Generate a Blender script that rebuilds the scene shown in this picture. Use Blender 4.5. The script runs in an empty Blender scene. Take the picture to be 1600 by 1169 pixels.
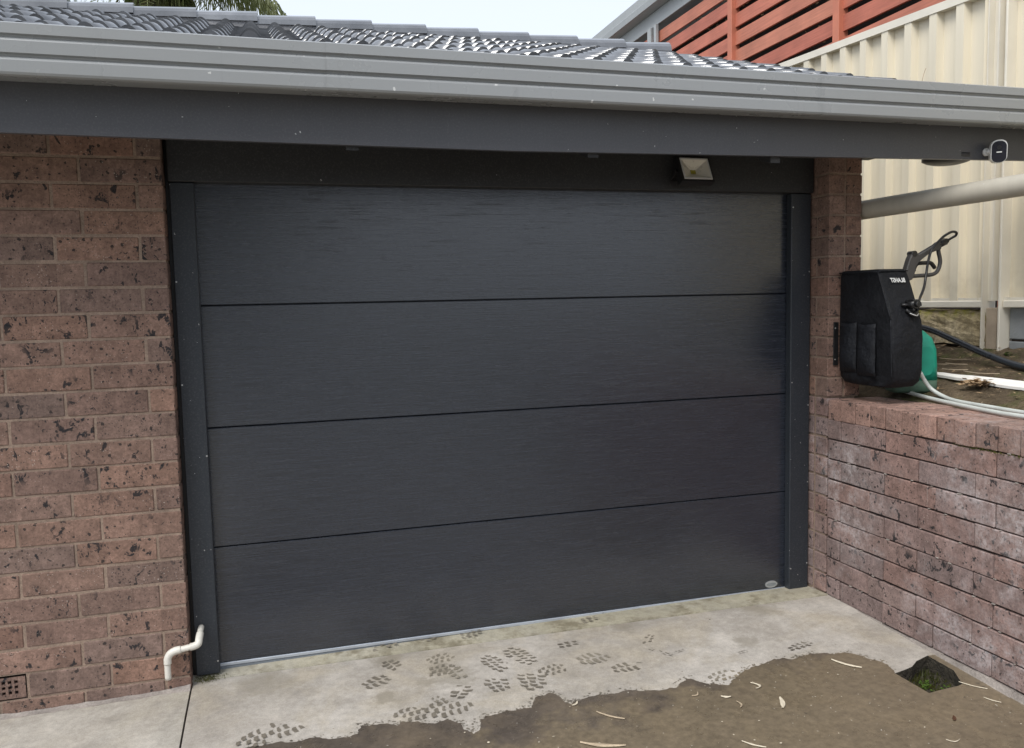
import bpy, bmesh, math, random
from mathutils import Vector, Matrix
from mathutils.geometry import delaunay_2d_cdt
R = math.radians
random.seed(7)
sc = bpy.context.scene
C = sc.collection

# ------------------------------------------------------------------ camera
cd = bpy.data.cameras.new("camera"); cam = bpy.data.objects.new("camera", cd); C.objects.link(cam)
yaw, pitch, roll = 0.285599, -0.086188, -0.022086
fw = Vector((math.sin(yaw)*math.cos(pitch), math.cos(yaw)*math.cos(pitch), math.sin(pitch)))
rt = Vector((math.cos(yaw), -math.sin(yaw), 0)); up = rt.cross(fw)
r2 = math.cos(roll)*rt + math.sin(roll)*up; u2 = -math.sin(roll)*rt + math.cos(roll)*up
M = Matrix((r2, u2, -fw)).transposed().to_4x4(); M.translation = (0.36761, -3.55656, 1.508)
cam.matrix_world = M
cd.sensor_width = 36; cd.lens = 1295.9/1600*36; cd.clip_start = .05; cd.clip_end = 2000
sc.camera = cam

# ------------------------------------------------------------------ light
SUN_EL, SUN_AZ = R(52), R(230)          # azimuth clockwise from +Y
w = bpy.data.worlds.new("World"); sc.world = w; w.use_nodes = True
nt = w.node_tree; nt.nodes.clear()
sky = nt.nodes.new("ShaderNodeTexSky"); sky.sky_type = 'NISHITA'; sky.sun_disc = False
sky.sun_elevation = SUN_EL; sky.sun_rotation = SUN_AZ; sky.air_density = 1.0; sky.dust_density = 3.0
hs = nt.nodes.new("ShaderNodeHueSaturation"); hs.inputs['Saturation'].default_value = .22
mx = nt.nodes.new("ShaderNodeMix"); mx.data_type = 'RGBA'; mx.inputs['Factor'].default_value = .72
mx.inputs['B'].default_value = (5.6, 6.2, 7.2, 1)       # the cloud layer, as bright as the sky behind it
bg = nt.nodes.new("ShaderNodeBackground"); bg.inputs['Strength'].default_value = .1
wo = nt.nodes.new("ShaderNodeOutputWorld")
nt.links.new(sky.outputs[0], hs.inputs['Color']); nt.links.new(hs.outputs[0], mx.inputs['A'])
nt.links.new(mx.outputs['Result'], bg.inputs['Color']); nt.links.new(bg.outputs[0], wo.inputs['Surface'])
sl = bpy.data.lights.new("sun", 'SUN'); sl.energy = 1.5; sl.angle = R(30); sl.color = (1, .965, .91)
so = bpy.data.objects.new("sun", sl); C.objects.link(so)
sd = Vector((math.sin(SUN_AZ)*math.cos(SUN_EL), math.cos(SUN_AZ)*math.cos(SUN_EL), math.sin(SUN_EL)))
so.rotation_euler = sd.to_track_quat('Z', 'Y').to_euler(); so.location = (0, 0, 12)
sc.view_settings.view_transform = 'Standard'; sc.view_settings.look = 'None'
sc.view_settings.exposure = 0.86; sc.view_settings.gamma = 1; sc.view_settings.use_curve_mapping = False

# ------------------------------------------------------------------ node helper
class NT:
    def __init__(s, name):
        s.m = bpy.data.materials.new(name); s.m.use_nodes = True
        s.t = s.m.node_tree; s.b = s.t.nodes['Principled BSDF']
    def put(s, sock, v):
        if isinstance(v, bpy.types.NodeSocket): s.t.links.new(v, sock)
        elif isinstance(v, (tuple, list)):
            sock.default_value = (*v, 1) if (len(v) == 3 and sock.type == 'RGBA') else v
        else: sock.default_value = v
    def n(s, typ, props=None, **ins):
        nd = s.t.nodes.new('ShaderNode'+typ)
        for k, v in (props or {}).items(): setattr(nd, k, v)
        for k, v in ins.items():
            if k[0] == 'i' and k[1:].isdigit(): s.put(nd.inputs[int(k[1:])], v)
            else: s.put(nd.inputs[k.replace('_', ' ')], v)
        return nd
    def math(s, op, a, b=0.0, c=0.0): return s.n('Math', dict(operation=op), i0=a, i1=b, i2=c).outputs[0]
    def vmath(s, op, a, b): return s.n('VectorMath', dict(operation=op), i0=a, i1=b).outputs[0]
    def mix(s, f, a, b, mode='MIX'):
        nd = s.n('Mix', dict(data_type='RGBA', blend_type=mode)); nd.clamp_factor = True
        s.put(nd.inputs['Factor'], f); s.put(nd.inputs[6], a); s.put(nd.inputs[7], b); return nd.outputs[2]
    def ramp(s, f, *stops):
        nd = s.n('ValToRGB'); s.put(nd.inputs[0], f); cr = nd.color_ramp
        while len(cr.elements) < len(stops): cr.elements.new(.5)
        for e, (p, c) in zip(cr.elements, stops):
            e.position = p; e.color = (c, c, c, 1) if not isinstance(c, (tuple, list)) else (*c, 1)
        return nd.outputs[0]
    def noise(s, vec, scale, detail=4, rough=.55, dist=0):
        return s.n('TexNoise', None, Vector=vec, Scale=scale, Detail=detail, Roughness=rough, Distortion=dist).outputs[0]
    def voro(s, vec, scale, rnd=1.0, feat='F1'):
        return s.n('TexVoronoi', dict(feature=feat), Vector=vec, Scale=scale, Randomness=rnd)
    def obj(s): return s.n('TexCoord').outputs['Object']
    def pos(s): return s.n('NewGeometry').outputs['Position']
    def scaled(s, v, x, y, z): return s.vmath('MULTIPLY', v, (x, y, z))
    def bump(s, h, strength=.5, dist=.01, prev=None):
        nd = s.n('Bump', None, Height=h, Strength=strength, Distance=dist)
        if prev is not None: s.put(nd.inputs['Normal'], prev)
        return nd.outputs[0]
    def out(s, col=None, rough=None, normal=None, metal=None, spec=None):
        if col is not None: s.put(s.b.inputs['Base Color'], col)
        if rough is not None: s.put(s.b.inputs['Roughness'], rough)
        if normal is not None: s.put(s.b.inputs['Normal'], normal)
        if metal is not None: s.put(s.b.inputs['Metallic'], metal)
        if spec is not None: s.put(s.b.inputs['Specular IOR Level'], spec)
        return s.m

def flecks(t, v, scale, density, size=.28):
    """sparse small spots: a mask of 0/1"""
    vo = t.voro(v, scale)
    pick = t.n('SeparateColor', None, Color=vo.outputs['Color'])
    a = t.math('GREATER_THAN', pick.outputs[0], 1-density)
    sz = t.math('MULTIPLY', pick.outputs[1], size)
    b = t.math('LESS_THAN', vo.outputs['Distance'], sz)
    return t.math('MULTIPLY', a, b)

def simple(name, col, rough=.6, var=.25, scale=8, metal=0, bump=.15, bscale=60, bdist=.003, spec=None):
    t = NT(name); v = t.obj()
    a = t.noise(v, scale, 5, .6)
    f = t.ramp(a, (.3, 1-var), (.7, 1+var*.6))
    col_ = t.mix(1.0, col, f, 'MULTIPLY')
    nb = t.noise(v, bscale, 4, .6)
    r = t.ramp(a, (.3, max(0.02, rough-.08)), (.7, min(1, rough+.08)))
    return t.out(col_, r, t.bump(nb, bump, bdist), metal, spec)

def painted(name, col, rough, fleck=.02, streak=.12, fscale=55):
    """painted metal or timber: faint runs, dust and sparse pale splashes"""
    t = NT(name); v = t.pos()
    a = t.noise(v, 3.0, 5, .6); s_ = t.noise(t.scaled(v, 22, 22, 1.6), 1.0, 4, .6)
    f = t.math('ADD', t.math('MULTIPLY', a, .22), t.math('MULTIPLY', s_, streak))
    c = t.mix(1.0, col, t.ramp(f, (.05, .82), (.3, 1.18)), 'MULTIPLY')
    fine = t.noise(v, 140, 3, .6)
    c = t.mix(t.ramp(fine, (.5, 0), (.9, .16)), c, (.35, .35, .33))
    if fleck:
        wv = t.vmath('ADD', v, t.vmath('MULTIPLY', t.n('TexNoise', None, Vector=v, Scale=90.0).outputs[1], (.012, .012, .02)))
        c = t.mix(t.math('MULTIPLY', flecks(t, wv, fscale, fleck, .32), .8), c, (.62, .62, .6))
    return t.out(c, t.ramp(a, (.3, rough-.05), (.7, rough+.09)), t.bump(t.noise(v, 9, 2), .02, .004))

# ------------------------------------------------------------------ materials
def brick_mat(name, tones, splotch, pits, white, salt, rain=0.0, grime=None):
    t = NT(name); ob = t.obj(); rnd = t.n('ObjectInfo').outputs['Random']
    off = t.n('CombineXYZ', None, X=t.math('MULTIPLY', rnd, 57.0), Y=t.math('MULTIPLY', rnd, 131.0), Z=t.math('MULTIPLY', rnd, 23.0)).outputs[0]
    v = t.vmath('ADD', ob, off)
    n = len(tones)
    base = t.ramp(rnd, *[(i/(n-1), c) for i, c in enumerate(tones)])
    med = t.noise(v, 9, 5, .65)
    c = t.mix(1.0, base, t.ramp(med, (.25, .74), (.75, 1.24)), 'MULTIPLY')
    # faint drag lines that split the face into thirds, each third a little different
    x = t.n('SeparateXYZ', None, Vector=ob).outputs[0]
    third = t.math('FLOOR', t.math('MULTIPLY', t.math('ADD', x, .145), 1/.0967))
    tn = t.n('TexWhiteNoise', dict(noise_dimensions='1D'), W=t.math('ADD', t.math('MULTIPLY', rnd, 91.0), third)).outputs[0]
    c = t.mix(1.0, c, t.ramp(tn, (0, .90), (1, 1.08)), 'MULTIPLY')
    fr = t.math('FRACT', t.math('MULTIPLY', t.math('ADD', x, .145), 1/.0967))
    dl = t.math('LESS_THAN', t.math('ABSOLUTE', t.math('SUBTRACT', fr, .5)), .49)
    c = t.mix(t.math('MULTIPLY', t.math('SUBTRACT', 1.0, dl), .3), c, (.1, .06, .05))
    fine = t.noise(v, 105, 5, .75)
    c = t.mix(1.0, c, t.ramp(fine, (.32, .70), (.68, 1.26)), 'MULTIPLY')
    mot = t.noise(v, 33, 4, .65)
    c = t.mix(1.0, c, t.ramp(mot, (.34, .80), (.66, 1.15)), 'MULTIPLY')
    # manganese blooms
    big = t.noise(t.scaled(v, 1, 1, .75), 30, 4, .62, .5); gate = t.noise(v, 5.5, 1, .5)
    sp = t.math('MULTIPLY', t.ramp(big, (.587, 0), (.622, 1)), t.ramp(gate, (splotch, 0), (splotch+.1, 1)))
    c = t.mix(t.math('MULTIPLY', sp, t.ramp(fine, (.25, .6), (.55, 1))), c, (.02, .0195, .022))
    # pits
    wob = t.vmath('ADD', v, t.vmath('MULTIPLY', t.n('TexNoise', None, Vector=v, Scale=70.0, Detail=2.0).outputs[1], (.012, .012, .012)))
    pm = flecks(t, wob, 52, pits, .36); pm2 = flecks(t, wob, 120, pits*1.4, .38)
    c = t.mix(t.math('MULTIPLY', pm, .9), c, (.035, .028, .026)); c = t.mix(t.math('MULTIPLY', pm2, .75), c, (.06, .045, .04))
    wob2 = t.vmath('ADD', v, t.vmath('MULTIPLY', t.n('TexNoise', None, Vector=v, Scale=160.0, Detail=2.0).outputs[1], (.008, .008, .008)))
    wm = t.math('MULTIPLY', flecks(t, wob2, 130, white, .27), t.ramp(t.noise(v, 11, 2, .5), (.42, .1), (.62, 1)))
    c = t.mix(t.math('MULTIPLY', wm, .7), c, (.55, .48, .42))
    if salt:
        p = t.pos(); sn = t.noise(p, 2.6, 6, .62, .4); s2 = t.noise(p, 16, 4, .65)
        s3 = t.noise(p, 75, 5, .75)
        sm = t.math('MULTIPLY', t.math('MULTIPLY', t.ramp(sn, (.46, 0), (.62, 1)), t.ramp(s2, (.40, .1), (.60, 1))), t.ramp(s3, (.36, .15), (.6, 1)))
        c = t.mix(t.math('MULTIPLY', sm, salt), c, (.62, .57, .57))
        runs = t.noise(t.scaled(p, 1, 34, 1.8), 1.0, 3, .6)
        c = t.mix(t.math('MULTIPLY', t.ramp(runs, (.66, 0), (.74, .45)), t.ramp(s2, (.3, .2), (.7, 1))), c, (.7, .68, .66))
    h = t.math('SUBTRACT', t.math('MULTIPLY', fine, .35), t.math('ADD', pm, t.math('MULTIPLY', pm2, .7)))
    h = t.math('ADD', h, t.math('MULTIPLY', t.noise(v, 40, 3, .6), .7))
    return t.out(c, .86, t.bump(h, .55, .004), None, .35)
M_brick = brick_mat('brick_brown', [(.232,.149,.116), (.255,.160,.124), (.20,.130,.106), (.262,.158,.117), (.238,.154,.122), (.188,.130,.108), (.245,.144,.108)], .45, .34, .42, 0)
M_brickR = brick_mat('brick_mauve', [(.245,.177,.160), (.266,.183,.162), (.232,.172,.160), (.268,.168,.142), (.258,.190,.177), (.212,.160,.150), (.25,.157,.135)], .45, .34, .2, .62)
M_brickC = brick_mat('brick_cap', [(.29,.185,.152), (.32,.198,.16), (.265,.175,.145), (.33,.22,.182)], .45, .25, .16, .3)

def mortar_mat(name, col, dark):
    t = NT(name); v = t.pos(); a = t.noise(v, 6, 5, .6); f = t.noise(v, 120, 4, .7)
    c = t.mix(1.0, col, t.ramp(a, (.3, dark), (.7, 1.15)), 'MULTIPLY')
    c = t.mix(1.0, c, t.ramp(f, (.3, .75), (.7, 1.2)), 'MULTIPLY')
    return t.out(c, .95, t.bump(t.noise(v, 90, 5, .7), .8, .006), None, .2)
M_mortar = mortar_mat('mortar_buff', (.33,.245,.19), .7)
M_mortarD = mortar_mat('mortar_dark', (.075,.06,.052), .5)
M_render = mortar_mat('footing_render', (.36,.32,.29), .6)

def concrete_mat(name, base, stain, yellow, fleck=.02, rough=.85, kind='dry'):
    t = NT(name); v = t.pos()
    a = t.noise(v, 1.7, 6, .62, .3); b = t.noise(v, 7, 6, .68); f = t.noise(v, 210, 4, .75)
    c = t.mix(t.ramp(a, (.42, 0), (.60, 1)), base, stain)
    c = t.mix(t.ramp(t.noise(v, 3.1, 5, .6, .5), (.47, 0), (.64, .85)), c, yellow)
    c = t.mix(1.0, c, t.ramp(b, (.25, .78), (.75, 1.18)), 'MULTIPLY')
    c = t.mix(1.0, c, t.ramp(f, (.25, .76), (.75, 1.22)), 'MULTIPLY')
    e_ = t.noise(v, 38, 6, .72)
    c = t.mix(1.0, c, t.ramp(e_, (.34, .82 if kind == 'wet' else .86), (.66, 1.16 if kind == 'wet' else 1.09)), 'MULTIPLY')
    if kind == 'wet':
        dk = t.noise(v, 4.2, 6, .7, .6); c = t.mix(t.ramp(dk, (.54, 0), (.66, .4)), c, (.055, .046, .038))
        yy = t.n('SeparateXYZ', None, Vector=v).outputs[1]; xx = t.n('SeparateXYZ', None, Vector=v).outputs[0]
        far = t.math('ADD', t.math('ADD', t.math('MULTIPLY', yy, -1.0), t.math('MULTIPLY', xx, .12)), t.math('MULTIPLY', t.math('SUBTRACT', t.noise(v, 2.6, 5, .62), .5), .9))
        c = t.mix(t.ramp(far, (.92, 0), (1.45, .52)), c, t.mix(1.0, (.235, .185, .115), t.ramp(e_, (.34, .72), (.66, 1.2)), 'MULTIPLY'))
    wv = t.vmath('ADD', v, t.vmath('MULTIPLY', t.n('TexNoise', None, Vector=v, Scale=60.0).outputs[1], (.02, .02, .02)))
    c = t.mix(t.math('MULTIPLY', flecks(t, wv, 30, fleck, .2), .7), c, (.07, .06, .045))
    c = t.mix(t.math('MULTIPLY', flecks(t, wv, 75, fleck*1.5, .25), .6), c, (.72, .68, .6) if kind == 'wet' else (.16, .13, .1))
    if kind == 'dry':
        xy = t.vmath('MULTIPLY', v, (1, 1, 0)); wn = t.math('MULTIPLY', t.math('SUBTRACT', t.noise(v, 14, 4, .65), .5), .16); dm = None
        for (px, py, pr) in ((1.05, -.30, .10), (1.00, -.20, .06), (.93, -.30, .05), (.80, -.02, .09), (1.9, -.07, .10), (.3, -.06, .16), (2.35, -.42, .07), (.75, -.36, .06), (2.6, -.11, .12)):
            d = t.math('ADD', t.n('VectorMath', dict(operation='DISTANCE'), i0=xy, i1=(px, py, 0)).outputs['Value'], wn)
            m_ = t.ramp(t.math('DIVIDE', d, pr), (.35, 1), (1.0, 0)); dm = m_ if dm is None else t.math('MAXIMUM', dm, m_)
        c = t.mix(t.math('MULTIPLY', t.math('MULTIPLY', dm, .62), t.ramp(b, (.3, .5), (.6, 1))), c, (.21, .185, .14))
    if kind == 'threshold':
        y = t.n('SeparateXYZ', None, Vector=v).outputs[1]
        dm = t.math('MULTIPLY', t.ramp(t.noise(v, 5, 5, .7), (.5, 0), (.62, .8)), t.ramp(b, (.3, .5), (.6, 1)))
        c = t.mix(dm, c, (.16, .135, .085))
    h = t.math('ADD', t.math('MULTIPLY', b, .5), t.math('MULTIPLY', f, .5))
    if kind == 'wet':
        r = t.ramp(b, (.3, rough-.13), (.7, rough+.1))
        return t.out(c, r, t.bump(h, .25, .003), None, .5)
    return t.out(c, rough, t.bump(h, .5, .003), None, .3)
M_conc = concrete_mat('concrete_dry', (.485,.450,.405), (.365,.333,.292), (.41,.364,.295))
M_concL = concrete_mat('concrete_slab', (.475,.445,.395), (.37,.34,.295), (.42,.385,.32))
M_thresh = concrete_mat('concrete_threshold', (.46,.43,.35), (.37,.34,.26), (.42,.385,.285), .06, .9, 'threshold')
M_wet = concrete_mat('concrete_wet', (.092,.075,.061), (.128,.104,.081), (.155,.122,.086), .06, .33, 'wet')
M_print = concrete_mat('concrete_print', (.205,.18,.145), (.165,.145,.116), (.22,.195,.152), 0, .5, 'wet')
M_printFaint = concrete_mat('concrete_print_faint', (.25,.225,.18), (.23,.205,.165), (.25,.22,.17), 0, .7, 'wet')

def door_mat():
    t = NT('door_woodgrain'); v = t.obj(); rnd = t.n('ObjectInfo').outputs['Random']
    v = t.vmath('ADD', v, t.n('CombineXYZ', None, X=t.math('MULTIPLY', rnd, 40.0), Z=t.math('MULTIPLY', rnd, 17.0)).outputs[0])
    g = t.noise(t.scaled(v, 5.5, 1, 190), 1.0, 6, .68); g2 = t.noise(t.scaled(v, 38, 1, 420), 1.0, 4, .6)
    wisp = t.noise(t.scaled(v, 4.2, 1, 62), 1.0, 6, .7, .6)
    c = t.mix(1.0, (.0225, .0270, .0380), t.ramp(g, (.32, .68), (.68, 1.30)), 'MULTIPLY')
    wm = t.math('MULTIPLY', t.ramp(wisp, (.55, 0), (.66, 1)), t.ramp(g2, (.35, .2), (.6, 1)))
    c = t.mix(t.math('MULTIPLY', wm, .35), c, (.018, .018, .019))
    c = t.mix(1.0, c, t.ramp(g2, (.3, .85), (.7, 1.13)), 'MULTIPLY')
    r = t.math('ADD', t.ramp(g, (.3, .17), (.7, .29)), t.math('MULTIPLY', wm, .22))
    h = t.math('ADD', t.math('MULTIPLY', g, .7), t.math('MULTIPLY', g2, .3))
    return t.out(c, r, t.bump(h, .32, .002), None, 1.0)
M_door = door_mat()
M_jamb = painted('jamb_paint', (.023,.028,.036), .42, .05, .12, 85)
M_header = painted('header_paint', (.024,.0245,.0265), .5, .01)
M_fascia = painted('fascia_paint', (.075,.076,.085), .42, .03, .1, 60)
M_gutter = painted('gutter_paint', (.24,.248,.25), .27, .03, .5, 60)
M_soffit = painted('soffit_paint', (.12,.12,.12), .7, 0)
M_seal = simple('rubber_seal', (.17,.19,.215), .45, .2)
M_alu = simple('seal_aluminium', (.50,.54,.60), .32, .15, 6, .4, .05)
M_badge = simple('badge_metal', (.5,.52,.54), .3, .1, 20, .5)
M_badgeIn = simple('badge_print', (.24,.26,.27), .4, .2, 60)

def tile_mat():
    t = NT('roof_tile_wet'); v = t.pos(); rnd = t.n('ObjectInfo').outputs['Random']
    a = t.noise(v, 5, 5, .65)
    c = t.mix(t.ramp(a, (.35, 0), (.68, 1)), (.095,.10,.11), (.165,.172,.185))
    c = t.mix(1.0, c, t.ramp(rnd, (0, .8), (1, 1.2)), 'MULTIPLY')
    t.put(t.b.inputs['Coat Weight'], 1.0); t.put(t.b.inputs['Coat Roughness'], .04)
    return t.out(c, t.ramp(a, (.3, .10), (.7, .24)), t.bump(t.noise(v, 60, 5, .6), .08, .003), None, .8)
M_tile = tile_mat()
M_bed = mortar_mat('ridge_bedding', (.30,.30,.31), .7)
M_black = simple('black_plastic', (.014,.014,.015), .38, .2)
M_darkgrey = simple('grey_plastic', (.14,.135,.13), .5, .2)
M_white = simple('white_plastic', (.74,.74,.72), .35, .06)
M_pvc = simple('pvc_white', (.72,.69,.62), .32, .1, 14)
M_pipe = painted('pipe_cream', (.44,.41,.345), .45, .008, .2)
M_lensin = simple('camera_face', (.02,.02,.028), .12, .1)
M_refl = simple('lamp_reflector', (.88,.85,.76), .3, .06, 8, .1, .02)
M_led = simple('led_chip', (.50,.44,.06), .4, .15, 60)
def timber_mat():
    t = NT('screen_timber'); v = t.obj(); rnd = t.n('ObjectInfo').outputs['Random']
    c = t.ramp(rnd, (0, (.42,.13,.085)), (.5, (.50,.165,.105)), (1, (.50,.20,.125)))
    g = t.noise(t.scaled(v, 20, 2.5, 60), 1.0, 5, .65); b = t.noise(v, 2.2, 4, .6)
    c = t.mix(1.0, c, t.ramp(g, (.3, .82), (.7, 1.15)), 'MULTIPLY'); c = t.mix(1.0, c, t.ramp(b, (.3, .8), (.7, 1.15)), 'MULTIPLY')
    return t.out(c, .6, t.bump(g, .3, .003))
M_orange = timber_mat()
M_orangePost = simple('screen_post_timber', (.52,.18,.11), .55, .2, 3.5, 0, .2, 30)
M_nbgrey = painted('neighbour_grey', (.36,.38,.385), .45, 0)
M_nbwall = simple('neighbour_wall', (.035,.026,.022), .9, .4, 3)
def cream_mat():
    t = NT('fence_cream'); v = t.pos(); a = t.noise(v, 2.2, 5, .6); s_ = t.noise(t.scaled(v, 18, 18, .9), 1.0, 4, .6)
    z = t.n('SeparateXYZ', None, Vector=v).outputs[2]
    low = t.math('MULTIPLY', t.ramp(t.math('SUBTRACT', z, 1.2), (.2, 1), (.55, 0)), t.ramp(t.noise(v, 9, 5, .65), (.42, 0), (.7, .5)))
    c = t.mix(1.0, (.77,.70,.55), t.ramp(s_, (.3, .93), (.7, 1.05)), 'MULTIPLY')
    c = t.mix(low, c, (.34,.27,.17))
    return t.out(c, t.ramp(a, (.3, .36), (.7, .48)), t.bump(a, .05, .004))
M_cream = cream_mat()
M_creamLt = simple('fence_post_cream', (.78,.73,.62), .42, .08, 5)
M_plinth = simple('plinth_concrete', (.42,.34,.255), .9, .3, 7, 0, .5, 50)
M_block = simple('besser_grey', (.26,.275,.285), .92, .22, 6, 0, .7, 90, .004)
def stone_mat():
    t = NT('sandstone_mossy'); v = t.obj(); a = t.noise(v, 6, 6, .65); f = t.noise(v, 45, 5, .7)
    c = t.mix(t.ramp(a, (.35, 0), (.65, 1)), (.36,.29,.17), (.62,.52,.35))
    c = t.mix(1.0, c, t.ramp(f, (.28, .55), (.72, 1.3)), 'MULTIPLY')
    z = t.n('SeparateXYZ', None, Vector=v).outputs[2]
    mm = t.math('MULTIPLY', t.ramp(z, (.03, 0), (.10, 1)), t.ramp(t.noise(v, 14, 5, .65), (.42, 0), (.56, 1)))
    c = t.mix(mm, c, (.34,.32,.06))
    return t.out(c, .92, t.bump(t.math('ADD', a, f), .8, .015), None, .2)
M_stone = stone_mat()
def soil_mat():
    t = NT('garden_soil'); v = t.pos(); a = t.noise(v, 4, 6, .65); f = t.noise(v, 60, 6, .75)
    c = t.mix(t.ramp(a, (.35, 0), (.65, 1)), (.09,.068,.046), (.19,.145,.095))
    c = t.mix(t.ramp(t.noise(v, 6.5, 5, .6), (.52, 0), (.66, .75)), c, (.105,.115,.04))
    c = t.mix(1.0, c, t.ramp(f, (.28, .5), (.74, 1.5)), 'MULTIPLY')
    c = t.mix(t.math('MULTIPLY', flecks(t, v, 60, .10, .3), .8), c, (.42,.34,.24))
    return t.out(c, .95, t.bump(f, .9, .02), None, .15)
M_soil = soil_mat()
M_hole = simple('hole_soil_vent_shade', (.045,.038,.026), 1, .5, 20, 0, .9, 60, .02)
M_bag = simple('bag_fabric', (.0075,.0083,.011), .7, .4, 7, 0, .55, 11, .03, .3)
M_bagpk = simple('bag_pocket_fabric', (.0095,.0108,.0145), .64, .4, 9, 0, .6, 16, .025, .3)
M_print_w = simple('bag_print', (.78,.78,.76), .6, .05)
M_gun = simple('gun_grey', (.075,.071,.068), .5, .2)
M_green = simple('green_plastic', (.012,.30,.20), .42, .25, 6, 0, .1, 40)
M_greenD = simple('green_plastic_dirty', (.07,.13,.09), .75, .3, 12)
M_hose = simple('hose_pale', (.54,.57,.54), .42, .15, 9)
M_poly = simple('poly_pipe', (.022,.025,.031), .28, .2, 9, 0, .1, 60)
M_strip = simple('white_strip', (.84,.82,.78), .5, .1, 14)
M_bark = simple('bark_scrap', (.50,.40,.28), .8, .35, 30, 0, .4, 120)
M_barkp = simple('bark_scrap_pale', (.70,.62,.48), .75, .25, 30, 0, .4, 120)
M_dead = simple('dead_leaf', (.10,.045,.022), .7, .3, 40)
M_leafbrown = simple('dry_leaf', (.34,.23,.13), .8, .4, 30)
def leaf_mat(name, a_, b_):
    t = NT(name); rnd = t.noise(t.obj(), 3.0, 3, .6); c = t.mix(t.ramp(rnd, (.3, 0), (.7, 1)), a_, b_)
    t.put(t.b.inputs['Roughness'], .5); t.put(t.b.inputs['Base Color'], c)
    tr = t.n('BsdfTranslucent', None, Color=c); mxs = t.n('MixShader', None, Fac=.3)
    t.t.links.new(t.b.outputs[0], mxs.inputs[1]); t.t.links.new(tr.outputs[0], mxs.inputs[2])
    t.t.links.new(mxs.outputs[0], t.t.nodes['Material Output'].inputs[0]); return t.m
M_weed = leaf_mat('weed_leaf', (.05,.11,.015), (.16,.26,.03))
M_moss = leaf_mat('moss', (.05,.06,.012), (.16,.15,.03))
M_palm = leaf_mat('palm_leaf', (.10,.135,.04), (.24,.25,.10))
M_palmdead = leaf_mat('palm_leaf_dry', (.20,.17,.10), (.13,.12,.075))
M_trunk = simple('palm_trunk', (.12,.105,.09), .9, .4, 6, 0, .7, 20)
M_ground = simple('far_ground', (.16,.15,.12), .95, .3, 1.0)
M_dark = simple('dark_metal', (.03,.03,.033), .4, .2)
M_steel = simple('screw_steel', (.55,.55,.54), .35, .1, 20, .6)

# ------------------------------------------------------------------ object helpers
def link(name, bm, mats, parent=None, loc=(0, 0, 0), rot=(0, 0, 0), smooth=False, **props):
    me = bpy.data.meshes.new(name)
    if isinstance(bm, bmesh.types.BMesh):
        bm.normal_update(); bm.to_mesh(me); bm.free()
    else:
        me.from_pydata(*bm); me.update()
    for m in (mats if isinstance(mats, (list, tuple)) else [mats]): me.materials.append(m)
    if smooth: me.shade_smooth() if hasattr(me, 'shade_smooth') else None
    return place(name, me, parent, loc, rot, **props)
def place(name, me, parent=None, loc=(0, 0, 0), rot=(0, 0, 0), **props):
    o = bpy.data.objects.new(name, me); C.objects.link(o)
    o.location = loc; o.rotation_euler = rot
    if parent is not None:
        o.parent = parent
    for k, v in props.items(): o[k] = v
    return o
def thing(name, label, cat, loc=(0, 0, 0), rot=(0, 0, 0), group=None):
    o = bpy.data.objects.new(name, None); C.objects.link(o); o.location = loc; o.rotation_euler = rot
    o['label'] = label; o['category'] = cat
    if group: o['group'] = group
    return o
def B(): return bmesh.new()
def box(bm, lo, hi, bev=0, seg=1, mi=0):
    r = bmesh.ops.create_cube(bm, size=1)
    vs = r['verts']; lo = Vector(lo); hi = Vector(hi)
    for v in vs: v.co = Vector([lo[i]+(v.co[i]+.5)*(hi[i]-lo[i]) for i in range(3)])
    fs = {f for v in vs for f in v.link_faces}
    for f in fs: f.material_index = mi
    if bev:
        es = list({e for v in vs for e in v.link_edges})
        bmesh.ops.bevel(bm, geom=es, offset=bev, segments=seg, affect='EDGES', profile=.6)
    return bm
def prism(bm, pts, a, b, mi=0, smooth=False):
    """polygon of 3D points extruded from offset vector a to b"""
    a = Vector(a); b = Vector(b)
    v0 = [bm.verts.new(Vector(p)+a) for p in pts]; v1 = [bm.verts.new(Vector(p)+b) for p in pts]
    n = len(pts); fs = [bm.faces.new(v0), bm.faces.new(v1[::-1])]
    for i in range(n): fs.append(bm.faces.new((v0[(i+1) % n], v0[i], v1[i], v1[(i+1) % n])))
    for f in fs: f.material_index = mi
    return fs
def curve_pts(pts, sub=6):
    """Catmull-Rom through the points"""
    P = [Vector(p) for p in pts]; P = [2*P[0]-P[1]]+P+[2*P[-1]-P[-2]]; out = []
    for i in range(1, len(P)-2):
        for k in range(sub):
            t = k/sub; p0, p1, p2, p3 = P[i-1:i+3]
            out.append(.5*((2*p1)+(-p0+p2)*t+(2*p0-5*p1+4*p2-p3)*t*t+(-p0+3*p1-3*p2+p3)*t**3))
    out.append(P[-2]); return out
def tube(bm, path, rad, n=10, caps=True, mi=0):
    path = [Vector(p) for p in path]; rings = []
    up_ = Vector((0, 0, 1)); m = len(path)
    for i, p in enumerate(path):
        d = (path[min(i+1, m-1)]-path[max(i-1, 0)]).normalized()
        if i == 0:
            s_ = d.cross(up_ if abs(d.z) < .95 else Vector((1, 0, 0))).normalized()
        else: s_ = (s_-d*s_.dot(d)).normalized()
        t_ = d.cross(s_); r = rad[i] if isinstance(rad, (list, tuple)) else rad
        rings.append([bm.verts.new(p+r*(math.cos(2*math.pi*k/n)*s_+math.sin(2*math.pi*k/n)*t_)) for k in range(n)])
    for a_, b_ in zip(rings, rings[1:]):
        for k in range(n):
            f = bm.faces.new((a_[k], a_[(k+1) % n], b_[(k+1) % n], b_[k])); f.smooth = True; f.material_index = mi
    if caps:
        f = bm.faces.new(rings[0][::-1]); f.material_index = mi
        f = bm.faces.new(rings[-1]); f.material_index = mi
    return bm
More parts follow.
